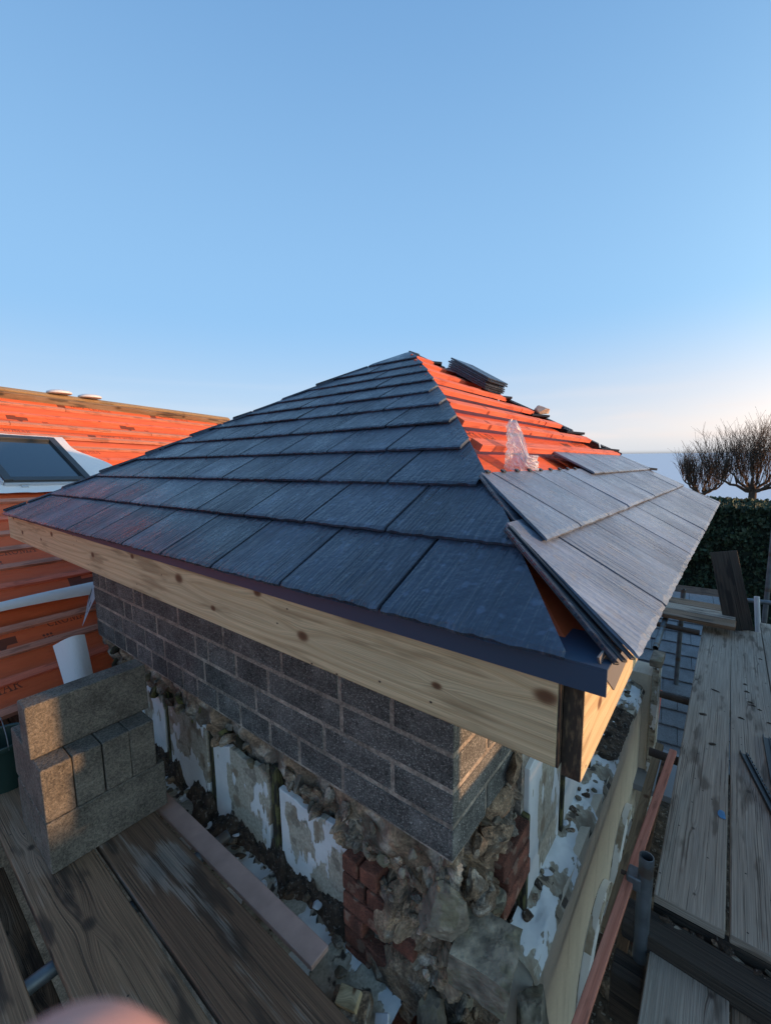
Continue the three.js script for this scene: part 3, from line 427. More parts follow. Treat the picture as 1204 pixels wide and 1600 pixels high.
  // side: plaster panels, mossy posts, ledge
  for (const [z0, z1, yt, i] of [[-1.97, -1.555, -1.20, 1], [-2.50, -2.05, -1.15, 3], [-3.05, -2.58, -1.15, 2], [-3.6, -3.13, -1.15, 3]]) { const gr = panel(0, z1 - z0, yt - 0.02, yt, -1.88, mPanels[i], oldWall); gr.rotation.y = Math.PI / 2; gr.position.set(-0.556, 0, z1); }
  for (const z of [-1.535, -2.01, -2.54]) mesh('rotten_post', boxAt(-0.56, -0.522, -1.95, z > -1.6 ? -1.40 : -1.0, z - 0.018, z + 0.018, 0.008, [0.3, 0.2], 1), mMoss, oldWall);
  mesh('side_wall', boxAt(-0.64, -0.552, -6.2, -1.1, -3.72, -1.52, 0, 0.7), mMortar, oldWall);
  mesh('ledge', gridG(14, 240, (u, v) => { const z = -1.36 - v * 2.8, x = -0.55 + u * 0.135; const n = fbm3(x * 16, z * 9, 4, 5, 63) - 0.5; const br = sst(0.50, 0.58, fbm3(z * 3.1, 7, 2, 3, 66)) * 0.05 * sst(0.3, 1, u); return V(x - br * 0.4, -1.80 - u * 0.05 + n * 0.05 - br - sst(0.8, 1, u) * 0.03, z); }, (u, v) => [u * 0.34, v * 6.8]), mLedgeDirt, oldWall);
  mesh('dirt_heap', gridG(22, 260, (u, v) => { const z = -1.42 - v * 2.5, on = sst(0.48, 0.60, fbm3(z * 3.2, 9, 4, 3, 240)), x = -0.545 + u * (0.05 + 0.085 * on); const h = (0.055 * (1 - u * 0.6)) * (0.2 + lumps(x * 1.2, z, 5)) * on; return V(x + (lumps(x, z + 4, 6) - 0.5) * 0.015, -1.835 + h + 0.02 * (1 - u), z); }, (u, v) => [u * 0.4, v * 7]), mDirt, oldWall);
  for (let i = 0; i < 40; i++) { const z = -1.5 - 2.2 * rnd(), f = rnd(), r = rr(0.008, 0.022); const o = mesh('chip', rockG(r, 100 + i % 14, [1, 0.6, 1.3], 0.5, 1), [mDirt, mRub, mStone, mWhiteSheet][i % 4], oldWall); o.position.set(-0.53 + f * 0.06, -1.80 - f * 0.03, z); o.rotation.set(rr(-0.5, 0.5), rnd() * 6, rr(-0.5, 0.5)); }
  { const o = mesh('stone', rockG(0.075, 171, [0.8, 1.3, 1.1], 0.3, 4), mStone, oldWall); o.position.set(-0.40, -1.93, -1.30); }
}

// ---------------------------------------------------------------- cream rendered front with arched windows
{
  const bay = thing('rendered_front', 'cream rendered house front with two white arched windows below the eaves', 'building');
  const X = -0.43, sh = new THREE.Shape([[-3.9, -6.2], [-0.6, -6.2], [-1.2, -2.1], [-1.38, -1.86], [-3.9, -1.86]].map((q) => new THREE.Vector2(...q)));
  const archs = [[-2.40, -2.82, 0.262], [-3.13, -2.82, 0.262]];
  for (const [c, y, r] of archs) { const h = new THREE.Path(); h.moveTo(c - r, -5.0); h.lineTo(c + r, -5.0); h.lineTo(c + r, y); h.absarc(c, y, r, 0, Math.PI, false); h.lineTo(c - r, -5.0); sh.holes.push(h); }
  const g = new THREE.ExtrudeGeometry(sh, { depth: 0.11, bevelEnabled: false, curveSegments: 28 }); g.rotateY(-Math.PI / 2); g.translate(X, 0, 0); // shape x -> +z, depth -> -x
  mesh('rendered_wall', setUV(g, 1.2), mCream, bay);
  for (const [c, y, r] of archs) {
    const ring = (ra, rb, d, x, m, nm) => { const s = new THREE.Shape(); s.moveTo(c - rb, -5); s.lineTo(c - rb, y); s.absarc(c, y, rb, Math.PI, 0, true); s.lineTo(c + rb, -5); s.lineTo(c + ra, -5); s.lineTo(c + ra, y); s.absarc(c, y, ra, 0, Math.PI, false); s.lineTo(c - ra, -5); const q = new THREE.ExtrudeGeometry(s, { depth: d, bevelEnabled: true, bevelSize: 0.004, bevelThickness: 0.004, bevelSegments: 1, curveSegments: 28 }); q.rotateY(-Math.PI / 2); q.translate(x + d, 0, 0); return mesh(nm, setUV(q, 0.8), m, bay); };
    ring(r + 0.002, r + 0.085, 0.035, X + 0.004, mMould, 'arch_moulding'); ring(r - 0.002 - 0.05, r - 0.002, 0.05, X - 0.075, mMould, 'window_frame');
    const gl = new THREE.Shape(); gl.moveTo(c - r + 0.03, -5); gl.lineTo(c + r - 0.03, -5); gl.lineTo(c + r - 0.03, y); gl.absarc(c, y, r - 0.03, 0, Math.PI, false); const q = new THREE.ExtrudeGeometry(gl, { depth: 0.006, bevelEnabled: false }); q.rotateY(-Math.PI / 2); q.translate(X - 0.06, 0, 0); mesh('window_pane', q, mGlass, bay);
    mesh('glazing_bar', boxAt(X - 0.058, X - 0.03, -5, y + r - 0.05, c - 0.018, c + 0.018, 0.004, 0.4), mMould, bay);
  }
  mesh('pilaster', boxAt(-0.56, -0.375, -6.2, -1.74, -4.05, -3.82, 0.006, 0.8), mCream, bay);
  mesh('pilaster_edge', boxAt(-0.374, -0.33, -6.2, -1.66, -4.0, -3.80, 0.004, 0.5), mMould, bay);
  mesh('pilaster_cap', boxAt(-0.40, -0.315, -1.658, -1.60, -4.02, -3.79, 0.012, 0.5), mStone, bay);
}

// ---------------------------------------------------------------- main roof in red membrane and battens, skylight
{
  const main = thing('main_roof', 'long house roof in bare orange-red membrane with horizontal battens and skylight', 'roof');
  const Q = V(-3.38, -1.25, -1.05), u = V(-0.163, -0.038, -0.986).normalize(), n0 = V(0.502, 0.857, -0.116).normalize(), v = n0.clone().cross(u).normalize(); if (v.y < 0) v.negate();
  const n = u.clone().cross(v).normalize(); if (n.y < 0) n.negate();
  const at = (a, s, h = 0) => Q.clone().addScaledVector(u, a).addScaledVector(v, s).addScaledVector(n, h);
  const RS = 3.93, S0 = -0.33, A0 = -4.6, A1 = 4.1;
  seed(41);
  const sag = (s) => { const q = mod((s - S0) / 0.2, 1); return 0.016 * Math.cos(q * 2 * Math.PI); };
  mesh('membrane', gridG(150, 130, (a, b) => { const s = S0 + (RS - S0) * b, aa = A0 + (A1 - A0) * a; return at(aa, s, sag(s) + 0.008 * (fbm3(aa * 2.2, s * 5, 1, 3, 5) - 0.5)); }, (a, b) => [(A0 + (A1 - A0) * a) / 1.25, (S0 + (RS - S0) * b) / 0.80]), mMembrane, main);
  { const r0 = at(A0, RS), r1 = at(A1, RS), d = V(-v.x, 0, -v.z).normalize().multiplyScalar(-1); const e = V(v.x, -Math.abs(v.y), v.z).multiplyScalar(4.4); mesh('back_slope', gridG(8, 8, (a, b) => r0.clone().lerp(r1, a).addScaledVector(e, b), (a, b) => [a * 6, b * 5]), mMembrane, main); }
  const eave = boxAt(-0.01, 0.01, -0.5, 0.5, -0.5, 0.5, 0, 0.5);
  for (let s = S0 + 0.02, i = 0; s < RS - 0.1; s += i > 8 ? 0.25 : 0.198, i++) {
    let a = A0; while (a < A1 - 0.05) { const b = Math.min(a + rr(1.6, 3.4), A1); const o = mesh('batten', boardG(b - a - 0.005, 0.036, 0.05, 0.003, [1.2, 0.12]), i % 4 === 1 ? W.red : W.fade, main); orient(o, at((a + b) / 2, s + rr(-0.006, 0.006), 0.016), u, n); a = b; }
  }
  { const o = mesh('ridge_board', boardG(A1 - A0, 0.10, 0.05, 0.004), W.brown, main); orient(o, at((A0 + A1) / 2, RS - 0.03, 0.04), u, n); }
  { const o = mesh('ridge_batten', boardG(A1 - A0, 0.025, 0.07, 0.004), W.tan, main); orient(o, at((A0 + A1) / 2, RS + 0.015, 0.102), u, n); }
  for (const a of [1.35, 1.72]) { const o = mesh('vent_cap', setUV(new THREE.LatheGeometry([[0, 0.05], [0.09, 0.048], [0.135, 0.03], [0.14, 0.012], [0.13, 0], [0, 0]].map((q) => new THREE.Vector2(...q)), 20), 0.3), mWhiteSheet, main); o.position.copy(at(a, RS + 0.03, 0.125)); }
  // skylight
  const sk = new THREE.Group(); sk.name = 'skylight'; main.add(sk); sk.matrix.makeBasis(u, v, u.clone().cross(v)); sk.quaternion.setFromRotationMatrix(sk.matrix); sk.position.copy(at(0.44, 2.34, 0.05)); sk.scale.setScalar(0.9);
  const fl = mesh('flashing', gridG(30, 30, (a, b) => { const t = (a - 0.5), s = (b - 0.5); const w = 1.06 + 0.22 * sst(0.35, 0, Math.abs(b - 0.45)); return V(t * w * (t > 0 ? 1 + 0.26 * sst(0.4, 0, Math.abs(b - 0.42)) : 1) + 0.03, s * 1.22, 0.01 + 0.03 * (1 - Math.max(Math.abs(t), Math.abs(s)) * 2) + 0.02 * (fbm3(t * 7, s * 7, 1, 4, 8) - 0.5)); }), mWhiteSheet, sk);
  const hz = n.dot(V(0, 0, 1).applyQuaternion(sk.quaternion)) > 0 ? 1 : -1; sk.userData.note = undefined; delete sk.userData.note;
  const B = (x0, x1, y0, y1, z0, z1, nm, m) => mesh(nm, boxAt(x0, x1, y0, y1, Math.min(hz * z0, hz * z1), Math.max(hz * z0, hz * z1), 0.004, 0.4), m, sk);
  fl.scale.z = hz;
  const frameM = std({ color: lin(0.05, 0.055, 0.06), roughness: 0.45, metalness: 0.3 }), alu = std({ color: lin(0.55, 0.57, 0.6), roughness: 0.35, metalness: 0.7 });
  B(-0.40, -0.33, -0.47, 0.47, 0.0, 0.075, 'frame_side', frameM); B(0.33, 0.40, -0.47, 0.47, 0.0, 0.075, 'frame_side', frameM); B(-0.329, 0.329, 0.40, 0.47, 0, 0.075, 'frame_top', frameM); B(-0.329, 0.329, -0.47, -0.40, 0, 0.065, 'frame_bottom', frameM);
  B(-0.328, 0.328, -0.399, 0.399, 0.02, 0.045, 'pane', mGlass); B(-0.415, -0.401, -0.48, 0.48, 0, 0.06, 'metal_edge', alu); B(0.401, 0.415, -0.1, 0.48, 0, 0.06, 'metal_edge', alu); B(-0.40, 0.40, 0.471, 0.485, 0, 0.055, 'metal_edge', alu); B(-0.40, 0.40, -0.5, -0.471, 0, 0.045, 'metal_edge', alu);
  B(-0.27, -0.21, -0.53, -0.501, 0, 0.03, 'catch', alu);
  // rolled-back strip of membrane, pale underside out
  mesh('house_wall', boxAt(-12, -3.42, -6.2, -1.6, -6, 3.5, 0, 0.8), mMortar, main);
  const cu = []; for (let i = 0; i <= 20; i++) { const t = i / 20; cu.push(at(-1.3 + t * 1.46, 0.38 + 0.05 * Math.sin(t * 3) + 0.03 * t, 0.045 + 0.03 * t)); }
  const strip = gridG(40, 10, (a, b) => { const k = a * 20, i = Math.min(19, Math.floor(k)), c = cu[i].clone().lerp(cu[i + 1], k - i), th = -0.6 + b * 3.6, r = 0.020 + 0.030 * a * a; return c.addScaledVector(v, Math.cos(th) * r * 1.3).addScaledVector(n, Math.sin(th) * r); });
  const fq = [at(0.02, 0.30, 0.03), at(0.14, 0.50, 0.05), V(-3.372, -0.93, -1.03), V(-3.372, -1.12, -0.93)];
  const fc = document.createElement('canvas'); fc.width = 256; fc.height = 256; const fg2 = fc.getContext('2d'); fg2.fillStyle = 'rgb(168,172,178)'; fg2.fillRect(0, 0, 256, 256); fg2.fillStyle = 'rgb(40,42,48)'; fg2.font = 'bold 70px sans-serif'; fg2.fillText('CR', 60, 90); fg2.beginPath(); fg2.ellipse(140, 180, 70, 26, 0.2, 0, 7); fg2.fill(); const ft = new THREE.CanvasTexture(fc); ft.colorSpace = THREE.SRGBColorSpace;
  solid('underlay_flap', gridG(12, 12, (a, b) => fq[0].clone().lerp(fq[1], a).lerp(fq[3].clone().lerp(fq[2], a), b).addScaledVector(n, 0.03 * Math.sin(b * 3.1) + 0.012 * Math.sin(a * 7 + b * 4))), std({ map: ft, roughness: 0.6 }), 'grey printed flap of underlay turned up against the block wall', 'underlay');
  solid('membrane_roll', strip, mWhiteSheet, 'pale rolled strip of roof underlay lying across the orange battens', 'underlay');
}
// white sheet standing at the foot of the turret wall
{ const q = [V(-3.16, -1.125, -0.71), V(-3.09, -1.085, -0.86), V(-2.94, -1.52, -0.86), V(-2.86, -1.53, -0.71)];
  solid('white_sheet', gridG(16, 16, (a, b) => q[0].clone().lerp(q[1], a).lerp(q[3].clone().lerp(q[2], a), b).add(V(0.035 * Math.sin(a * Math.PI), 0.03 * Math.sin(a * Math.PI) * (1 - b), 0))), mWhiteSheet, 'curved white plastic sheet tucked between orange roof and grey wall', 'sheet'); }

// ---------------------------------------------------------------- loose slates, wrap and lump on the turret roof
seed(51);
{
  const base = onF(FB, 2.12, 1.63, 0.034);
  const sg = (() => { const F = { a: V(-0.15, 0, 0.15), u: V(1, 0, 0), v: V(0, 0, -1), n: V(0, 1, 0) }; return slateG(F, [[0, 0], [0.3, 0], [0.3, 0.33], [0, 0.33]], 0, 0.33, 0.011, 0.008, 0.01); });
  for (let i = 0; i < 6; i++) { const o = mesh('loose_slate', sg(), mSlates[i % 4]); orient(o, base.clone().addScaledVector(FB.n, i * 0.013).addScaledVector(FB.v, rr(-0.012, 0.012)).addScaledVector(FB.u, rr(-0.008, 0.008)), FB.u.clone().addScaledVector(FB.v, rr(-0.03, 0.03)), FB.n); tag(o, 'dark slate in the tilted stack near the roof peak', 'slate', 'slates stacked near the peak'); }
  const lump = mesh('plaster_lump', rockG(0.045, 181, [1.3, 0.9, 1], 0.3, 3), std({ color: lin(0.62, 0.46, 0.34), roughness: 0.9 })); lump.position.copy(AP.clone().lerp(Rc, 0.435)).add(V(0, 0.03, 0)); tag(lump, 'pale rounded lump resting on the far hip of the red roof', 'lump');
  const wrapM = phy({ color: lin(0.86, 0.84, 0.86), roughness: 0.3, transmission: 0.6, thickness: 0, ior: 1.4, side: THREE.DoubleSide });
  const wp = onF(FB, 0.80, 0.59, 0.0), up = V(0, 1, 0);
  const wx = V(0.926, 0, -0.378), crumple = (g, amp, k) => { const p = g.attributes.position, q = V(); for (let i = 0; i < p.count; i++) { q.fromBufferAttribute(p, i); p.setXYZ(i, q.x + amp * (hsh(Math.round(q.x * 4e4), Math.round(q.y * 4e4), k) - 0.5), q.y + amp * 0.7 * (hsh(Math.round(q.y * 4e4), Math.round(q.z * 4e4), k + 1) - 0.5), q.z + amp * (hsh(Math.round(q.z * 4e4), Math.round(q.x * 4e4), k + 2) - 0.5)); } const u = g.index ? g.toNonIndexed() : g; u.computeVertexNormals(); return u; };
  const bag = crumple(gridG(30, 20, (a, b) => { const th = a * Math.PI * 2, c = Math.cos(th), sn = Math.sin(th), left = sst(0.35, -0.25, c), H = 0.05 + 0.115 * left * (0.85 + 0.3 * vn(a * 14, 3, 14, 9, 5)); const w = 0.056 * (1 - 0.05 * b) * (1 + 0.25 * (vn(a * 9, b * 4, 9, 99, 7) - 0.5)), f = 1 - 0.85 * b * left; return wp.clone().addScaledVector(wx, c * w + 0.004).add(V(0.378 * sn * w * f, -0.025 + b * H, 0.926 * sn * w * f)); }), 0.012, 3);
  solid('plastic_wrap', bag, wrapM, 'crumpled clear plastic wrapping standing on the slates of the red roof side', 'plastic wrap');
}

// ---------------------------------------------------------------- left scaffold platform and the stacked blocks
seed(61);
{
  const bd = (z0, z1, x0, x1, m, label, dy = 0) => { const o = mesh('scaffold_board', boardG(x1 - x0, 0.038, z1 - z0, 0.005), m); o.position.set((x0 + x1) / 2, -1.599 + dy, (z0 + z1) / 2); o.rotation.y = rr(-0.004, 0.004); return tag(o, label, 'scaffold board', 'scaffold boards'); };
  bd(-0.193, 0.034, -3.3, 0.9, W.brown, 'worn brown scaffold board across the dark gap from the block stack');
  bd(-0.493, -0.268, -3.6, 0.7, W.brown, 'brown knotty scaffold board carrying the stacked concrete blocks');
  bd(-0.735, -0.510, -3.6, 0.6, W.smeared, 'dark scaffold board smeared with pale mortar beside the pink trim');
  bd(0.045, 0.27, -3.4, 0.9, W.brown, 'brown scaffold board on the outer side of the left platform');
  bd(-0.30, -0.08, -2.6, -0.2, W.brown, 'lower scaffold board seen through the platform gap', -0.35);
  tube([-1.62, -1.648, -0.9], [-1.62, -1.648, 0.6], 'scaffold tube under the left boards crossing the gap');
  tube([-2.9, -1.648, -0.9], [-2.9, -1.648, 0.6], 'scaffold tube under the boards behind the block stack');
  const tr = mesh('pink_trim', setUV(rbox(2.42, 0.022, 0.078, 0.004), [0.8, 0.2], [0, 0], 0), mPink); tr.position.set(-2.15, -1.628, -0.80); tr.rotation.y = 0.012; tag(tr, 'smooth pinkish plastic trim lying along the wall foot beside the boards', 'trim');
  const blk = (x, y, z, long, label) => { const g = long === 'x' ? rbox(0.44, 0.215, 0.1, 0.006) : rbox(0.1, 0.215, 0.44, 0.006); const o = mesh('concrete_block', setUV(g, 0.5, [rnd() * 4, rnd() * 4]), mStack); o.position.set(x, y, z); o.rotation.y = rr(-0.006, 0.006); return tag(o, label, 'concrete block', 'stacked concrete blocks'); };
  const X = -1.925, y0 = -1.58 + 0.1085, zc = -0.57;
  for (let i = 0; i < 4; i++) blk(X - 0.05 - i * 0.103, y0, zc, 'z', i ? ['', 'second', 'third', 'last'][i] + ' concrete block back from the long front in the bottom layer' : 'concrete block forming the long front of the bottom layer');
  ['first', 'second', 'third', 'fourth'].forEach((w, i) => blk(X - 0.222, y0 + 0.2165, zc + 0.168 - i * 0.1025, 'x', w + ' concrete block counted from the outer end of the upright row'));
  const top = blk(X - 0.155, y0 + 0.433, zc + 0.005, 'z', 'single concrete block on edge on top of the stack'); top.rotation.y = 0.02;
  // bucket behind
  const bk = thing('bucket', 'dark green plastic bucket behind the concrete block stack', 'bucket', null, [-2.70, -1.58, -0.37]);
  mesh('body', setUV(new THREE.LatheGeometry([[0, 0.005], [0.09, 0.005], [0.092, 0], [0.11, 0.2], [0.122, 0.21], [0.122, 0.235], [0.116, 0.24], [0.108, 0.232], [0.088, 0.012], [0, 0.012]].map((q) => new THREE.Vector2(...q)), 28), 0.3), std({ color: lin(0.012, 0.035, 0.03), roughness: 0.4 }), bk);
  mesh('handle', setUV(new THREE.TorusGeometry(0.12, 0.003, 6, 24, Math.PI), 0.2), mGalv, bk).position.y = 0.22;
  // offcut and small debris by the pier
  const oc = mesh('wood_offcut', boardG(0.075, 0.022, 0.05, 0.003, [0.8, 0.2]), W.fresh); oc.position.set(-0.83, -1.70, -0.83); oc.rotation.set(0.35, 0.25, 0.12); tag(oc, 'small pale timber offcut lying at the foot of the broken pier', 'offcut');
  const sl = mesh('fallen_slab', setUV(rbox(0.13, 0.05, 0.1, 0.012), 0.3), mRub); sl.position.set(-0.83, -1.755, -0.835); sl.rotation.set(0.2, 0.4, 0.05); tag(sl, 'broken brown slab under the small timber offcut', 'rubble');
  const pl = mesh('plaster_shard', setUV(rbox(0.05, 0.012, 0.2, 0.004), 0.3), mWhiteSheet); pl.position.set(-0.70, -1.80, -0.82); pl.rotation.set(0.5, 0.5, 0.2); tag(pl, 'long white plaster shard leaning below the broken pier', 'plaster');
}

// ---------------------------------------------------------------- right scaffold: boards, beam, tubes, battens, channels
seed(71);
{
  const bz = (x0, x1, z0, z1, y, m, label, th = 0.038) => { const o = mesh('scaffold_board', boardG(z0 - z1, th, x1 - x0, 0.005), m); o.rotation.y = Math.PI / 2 + rr(-0.003, 0.003); o.position.set((x0 + x1) / 2, y - th / 2, (z0 + z1) / 2); return tag(o, label, 'scaffold board', 'scaffold boards'); };
  bz(-0.118, 0.102, -1.80, -5.28, -1.70, W.grey, 'long grey scaffold board with blue paint fleck nearest the house front');
  bz(0.106, 0.33, -1.80, -5.28, -1.701, W.grey, 'long grey scaffold board carrying the black plastic channels');
  bz(0.335, 0.56, -1.80, -5.6, -1.70, W.grey, 'long grey scaffold board on the outer edge of the right platform');
  bz(-0.112, 0.118, -0.9, -1.755, -1.81, W.grey, 'short pale scaffold board running under the dark cross beam');
  bz(0.125, 0.35, -0.9, -1.78, -1.83, W.brown, 'mud-stained scaffold board beside the short pale one');
  { const o = mesh('cross_beam', boardG(1.1, 0.075, 0.115, 0.008), W.dark); o.position.set(0.345, -1.79, -1.70); o.rotation.y = -0.05; tag(o, 'dark weathered timber beam crossing between the two board runs', 'beam'); }
  { const o = mesh('support_block', boardG(0.1, 0.2, 0.1, 0.008), W.dark); o.position.set(-0.17, -1.98, -1.62); tag(o, 'dark timber block under the beam end beside the red batten', 'timber'); }
  // debris strip between board ends and beam
  for (let i = 0; i < 26; i++) { const r = rr(0.008, 0.02); const o = mesh('debris_chip', rockG(r, 190 + i % 9, [1.5, 0.6, 1], 0.5, 1), [mDirt, mDirt, mStone, W.brown][i % 4]); o.position.set(-0.08 + i * 0.022, -1.765 + r * 0.2, -1.768 + rr(-0.02, 0.01)); o.rotation.set(rnd() * 3, rnd() * 6, rnd() * 3); tag(o, 'small chip of rubble in the gap behind the dark cross beam', 'rubble', 'rubble chips behind the beam'); }
  { const o = mesh('toe_strip', boardG(0.8, 0.05, 0.03, 0.004), W.dark); o.position.set(0.28, -1.765, -1.815); tag(o, 'dark strip of timber under the ends of the long grey boards', 'timber'); }
  // upright tube with coupler
  tube([-0.142, -1.45, -1.676], [-0.142, -6.2, -1.676], 'upright open-topped scaffold tube standing beside the red batten');
  const cp = thing('tube_coupler', 'steel coupler clamped to the upright tube by the red batten', 'coupler', null, [-0.175, -1.565, -1.68]);
  mesh('jaw', setUV(rbox(0.05, 0.055, 0.06, 0.008), 0.2), mGalv, cp); const bo = mesh('bolt', setUV(new THREE.CylinderGeometry(0.008, 0.008, 0.09, 8), 0.2), mRusty, cp); bo.rotation.z = Math.PI / 2;
  // loose battens
  const bat = (a, b, h, w, m, name, label) => { const A = V(...a), B = V(...b); const o = mesh(name, boardG(A.distanceTo(B), h, w, 0.003, [1.2, 0.12]), m); orient(o, A.clone().lerp(B, 0.5), B.clone().sub(A)); return tag(o, label, 'batten', 'loose battens'); };
  bat([-0.137, -1.56, -2.58], [-0.235, -1.585, -0.95], 0.022, 0.032, W.fade, 'roofing_batten', 'long red-stained roofing batten lying past the upright tube');
  bat([-0.242, -1.90, -3.16], [-0.262, -1.905, -1.72], 0.03, 0.042, W.tan, 'roofing_batten', 'weathered tan batten lying against the cream front');
  bat([-0.205, -2.0, -3.2], [-0.22, -2.06, -1.7], 0.03, 0.04, W.brown, 'roofing_batten', 'dark brown batten lying below the tan one');
  bat([-0.42, -2.42, -5.0], [-0.36, -2.30, -4.05], 0.03, 0.045, W.red, 'roofing_batten', 'short pink batten end lying by the lower tiled roof');
  // small things on the boards
  const chan = (x, z, L, ry, label) => { const s = new THREE.Shape([[-0.016, 0], [0.016, 0], [0.016, 0.016], [0.0125, 0.016], [0.0125, 0.004], [-0.0125, 0.004], [-0.0125, 0.022], [-0.016, 0.022]].map((q) => new THREE.Vector2(...q))); const g = new THREE.ExtrudeGeometry(s, { depth: L, bevelEnabled: false }); const teeth = []; for (let k = 0; k < L / 0.03; k++) teeth.push(new THREE.BoxGeometry(0.008, 0.006, 0.014).translate(0.019, 0.012, k * 0.03 + 0.015)); const o = mesh('plastic_channel', setUV(mergeGeometries([g.toNonIndexed(), ...teeth.map((t) => t.toNonIndexed())]), 0.2), std({ color: lin(0.012, 0.014, 0.017), roughness: 0.4 })); o.position.set(x, -1.699, z); o.rotation.y = ry; tag(o, label, 'plastic channel', 'black plastic channels'); };
  chan(0.162, -3.02, 1.0, 0.24, 'black toothed plastic channel lying slantwise on the grey boards');
  chan(0.272, -3.28, 1.1, 0.03, 'straight black plastic channel lying along the board edge');
  const bit = (x, z, sx, sz, m, label, name = 'board_litter') => { const o = mesh(name, rockG(1, 210, [sx, 0.004, sz], 0.5, 1), m); o.position.set(x, -1.697, z); o.rotation.y = rnd() * 3; tag(o, label, 'litter'); };
  bit(0.075, -2.42, 0.03, 0.016, std({ color: lin(0.07, 0.22, 0.40), roughness: 0.6 }), 'bright blue paint flake on the long grey board', 'paint_flake'); bit(-0.04, -3.35, 0.022, 0.014, mDirt, 'dark triangular chip on the grey board nearest the house'); bit(0.02, -3.02, 0.02, 0.012, mDirt, 'small black chip further along the grey board'); bit(0.025, -3.75, 0.03, 0.006, mRusty, 'thin rusty sliver on the grey board');
  for (let i = 0; i < 10; i++) { const o = mesh('mud_speck', rockG(1, 211, [rr(0.008, 0.02), 0.004, rr(0.006, 0.012)], 0.5, 1), mDirt); o.position.set(rr(0.12, 0.32), -1.698, rr(-5, -2.4)); tag(o, 'dark mud speck on the long grey boards', 'litter', 'mud specks on the boards'); }
  // far end of the platform
  [0, 1, 2].forEach((i) => { const o = mesh('scaffold_board', boardG(1.5, 0.038, 0.21, 0.005), i === 1 ? W.grey : W.brown); o.position.set(-0.62, -1.60, -5.05 - i * 0.225); o.rotation.y = -0.03; tag(o, ['nearest of three boards', 'middle of three boards', 'last of three boards'][i] + ' crossing the far end of the platform', 'scaffold board', 'scaffold boards'); });
  { const A = V(0.165, -1.70, -5.22), B = V(-0.01, -0.985, -5.42); const o = mesh('leaning_board', boardG(A.distanceTo(B), 0.035, 0.215, 0.004), W.dark); orient(o, A.clone().lerp(B, 0.5), B.clone().sub(A), V(0, 0.3, 1)); tag(o, 'dark brown board leaning upright at the far end of the platform', 'board'); }
  tube([-1.4, -1.66, -4.86], [-0.13, -1.69, -4.90], 'horizontal scaffold tube under the far crossing boards', mRusty);
  tube([-0.42, -1.72, -4.35], [-0.42, -1.66, -5.1], 'short tube end poking out toward the house below the crossing boards');
  tube([-0.33, -1.52, -5.75], [-0.33, -6.2, -5.75], 'pale upright tube end behind the crossing boards');
  tube([-0.30, -1.775, -3.62], [0.6, -1.775, -3.62], 'rusty tube supporting the long grey boards near their middle', mRusty);
  tube([-0.27, -1.775, -2.85], [0.6, -1.775, -2.85], 'rusty tube supporting the grey boards beside the red batten end', mRusty);
  tube([0.405, 0.1, -6.3], [0.405, -6.2, -6.3], 'tall galvanised upright at the outer corner of the far platform').scale.set(1, 1, 1);
  tube([0.30, -1.52, -5.9], [0.37, -2.2, -5.9], 'white sloping tube beside the leaning board', mWhiteSheet);
  tube([0.1, -1.62, -6.05], [0.9, -1.58, -6.05], 'horizontal guard tube behind the leaning board');
  // outer uprights out of frame, with unseen boards added to shade platform and wall
  tube([0.80, -0.3, -1.55], [0.80, -6.2, -1.55], 'outer upright of the right scaffold by the added boards'); tube([0.80, -0.3, -3.4], [0.80, -6.2, -3.4], 'second outer upright of the right scaffold'); tube([0.80, -0.3, -5.4], [0.80, -6.2, -5.4], 'third outer upright of the right scaffold');
  const toe = (y, z0, z1, label) => { const o = mesh('added_shade_board', boardG(z0 - z1, 0.225, 0.038, 0.004), W.grey); o.rotation.y = Math.PI / 2; o.position.set(0.755, y, (z0 + z1) / 2); tag(o, label, 'added shade board', 'added shade boards'); };
  toe(-1.585, -1.4, -5.6, 'added shade board standing on the outer edge of the right platform'); toe(-0.945, -1.47, -5.6, 'added shade board fixed halfway up the outer uprights'); toe(-1.20, -1.62, -5.6, 'added lower shade board fixed to the outer uprights');
  // lower boarded lift with dark rubble
  const low = mesh('lower_deck', setUV(rbox(1.3, 0.05, 4.2, 0), 0.6), mDirt); low.position.set(0.2, -3.0, -3.2); tag(low, 'lower dirt-covered deck in the dark below the long grey boards', 'deck');
  for (let i = 0; i < 30; i++) { const r = rr(0.02, 0.06); const o = mesh('rubble_lump', rockG(r, 220 + i % 8, [1.3, 0.7, 1], 0.5, 2), [mDirt, mRub, mBrick[1]][i % 3]); o.position.set(rr(-0.4, -0.05), -2.975 + r * 0.3, rr(-3.4, -1.3)); o.rotation.y = rnd() * 6; tag(o, 'lump of rubble on the dark lower deck beside the cream front', 'rubble', 'rubble on the lower deck'); }
}

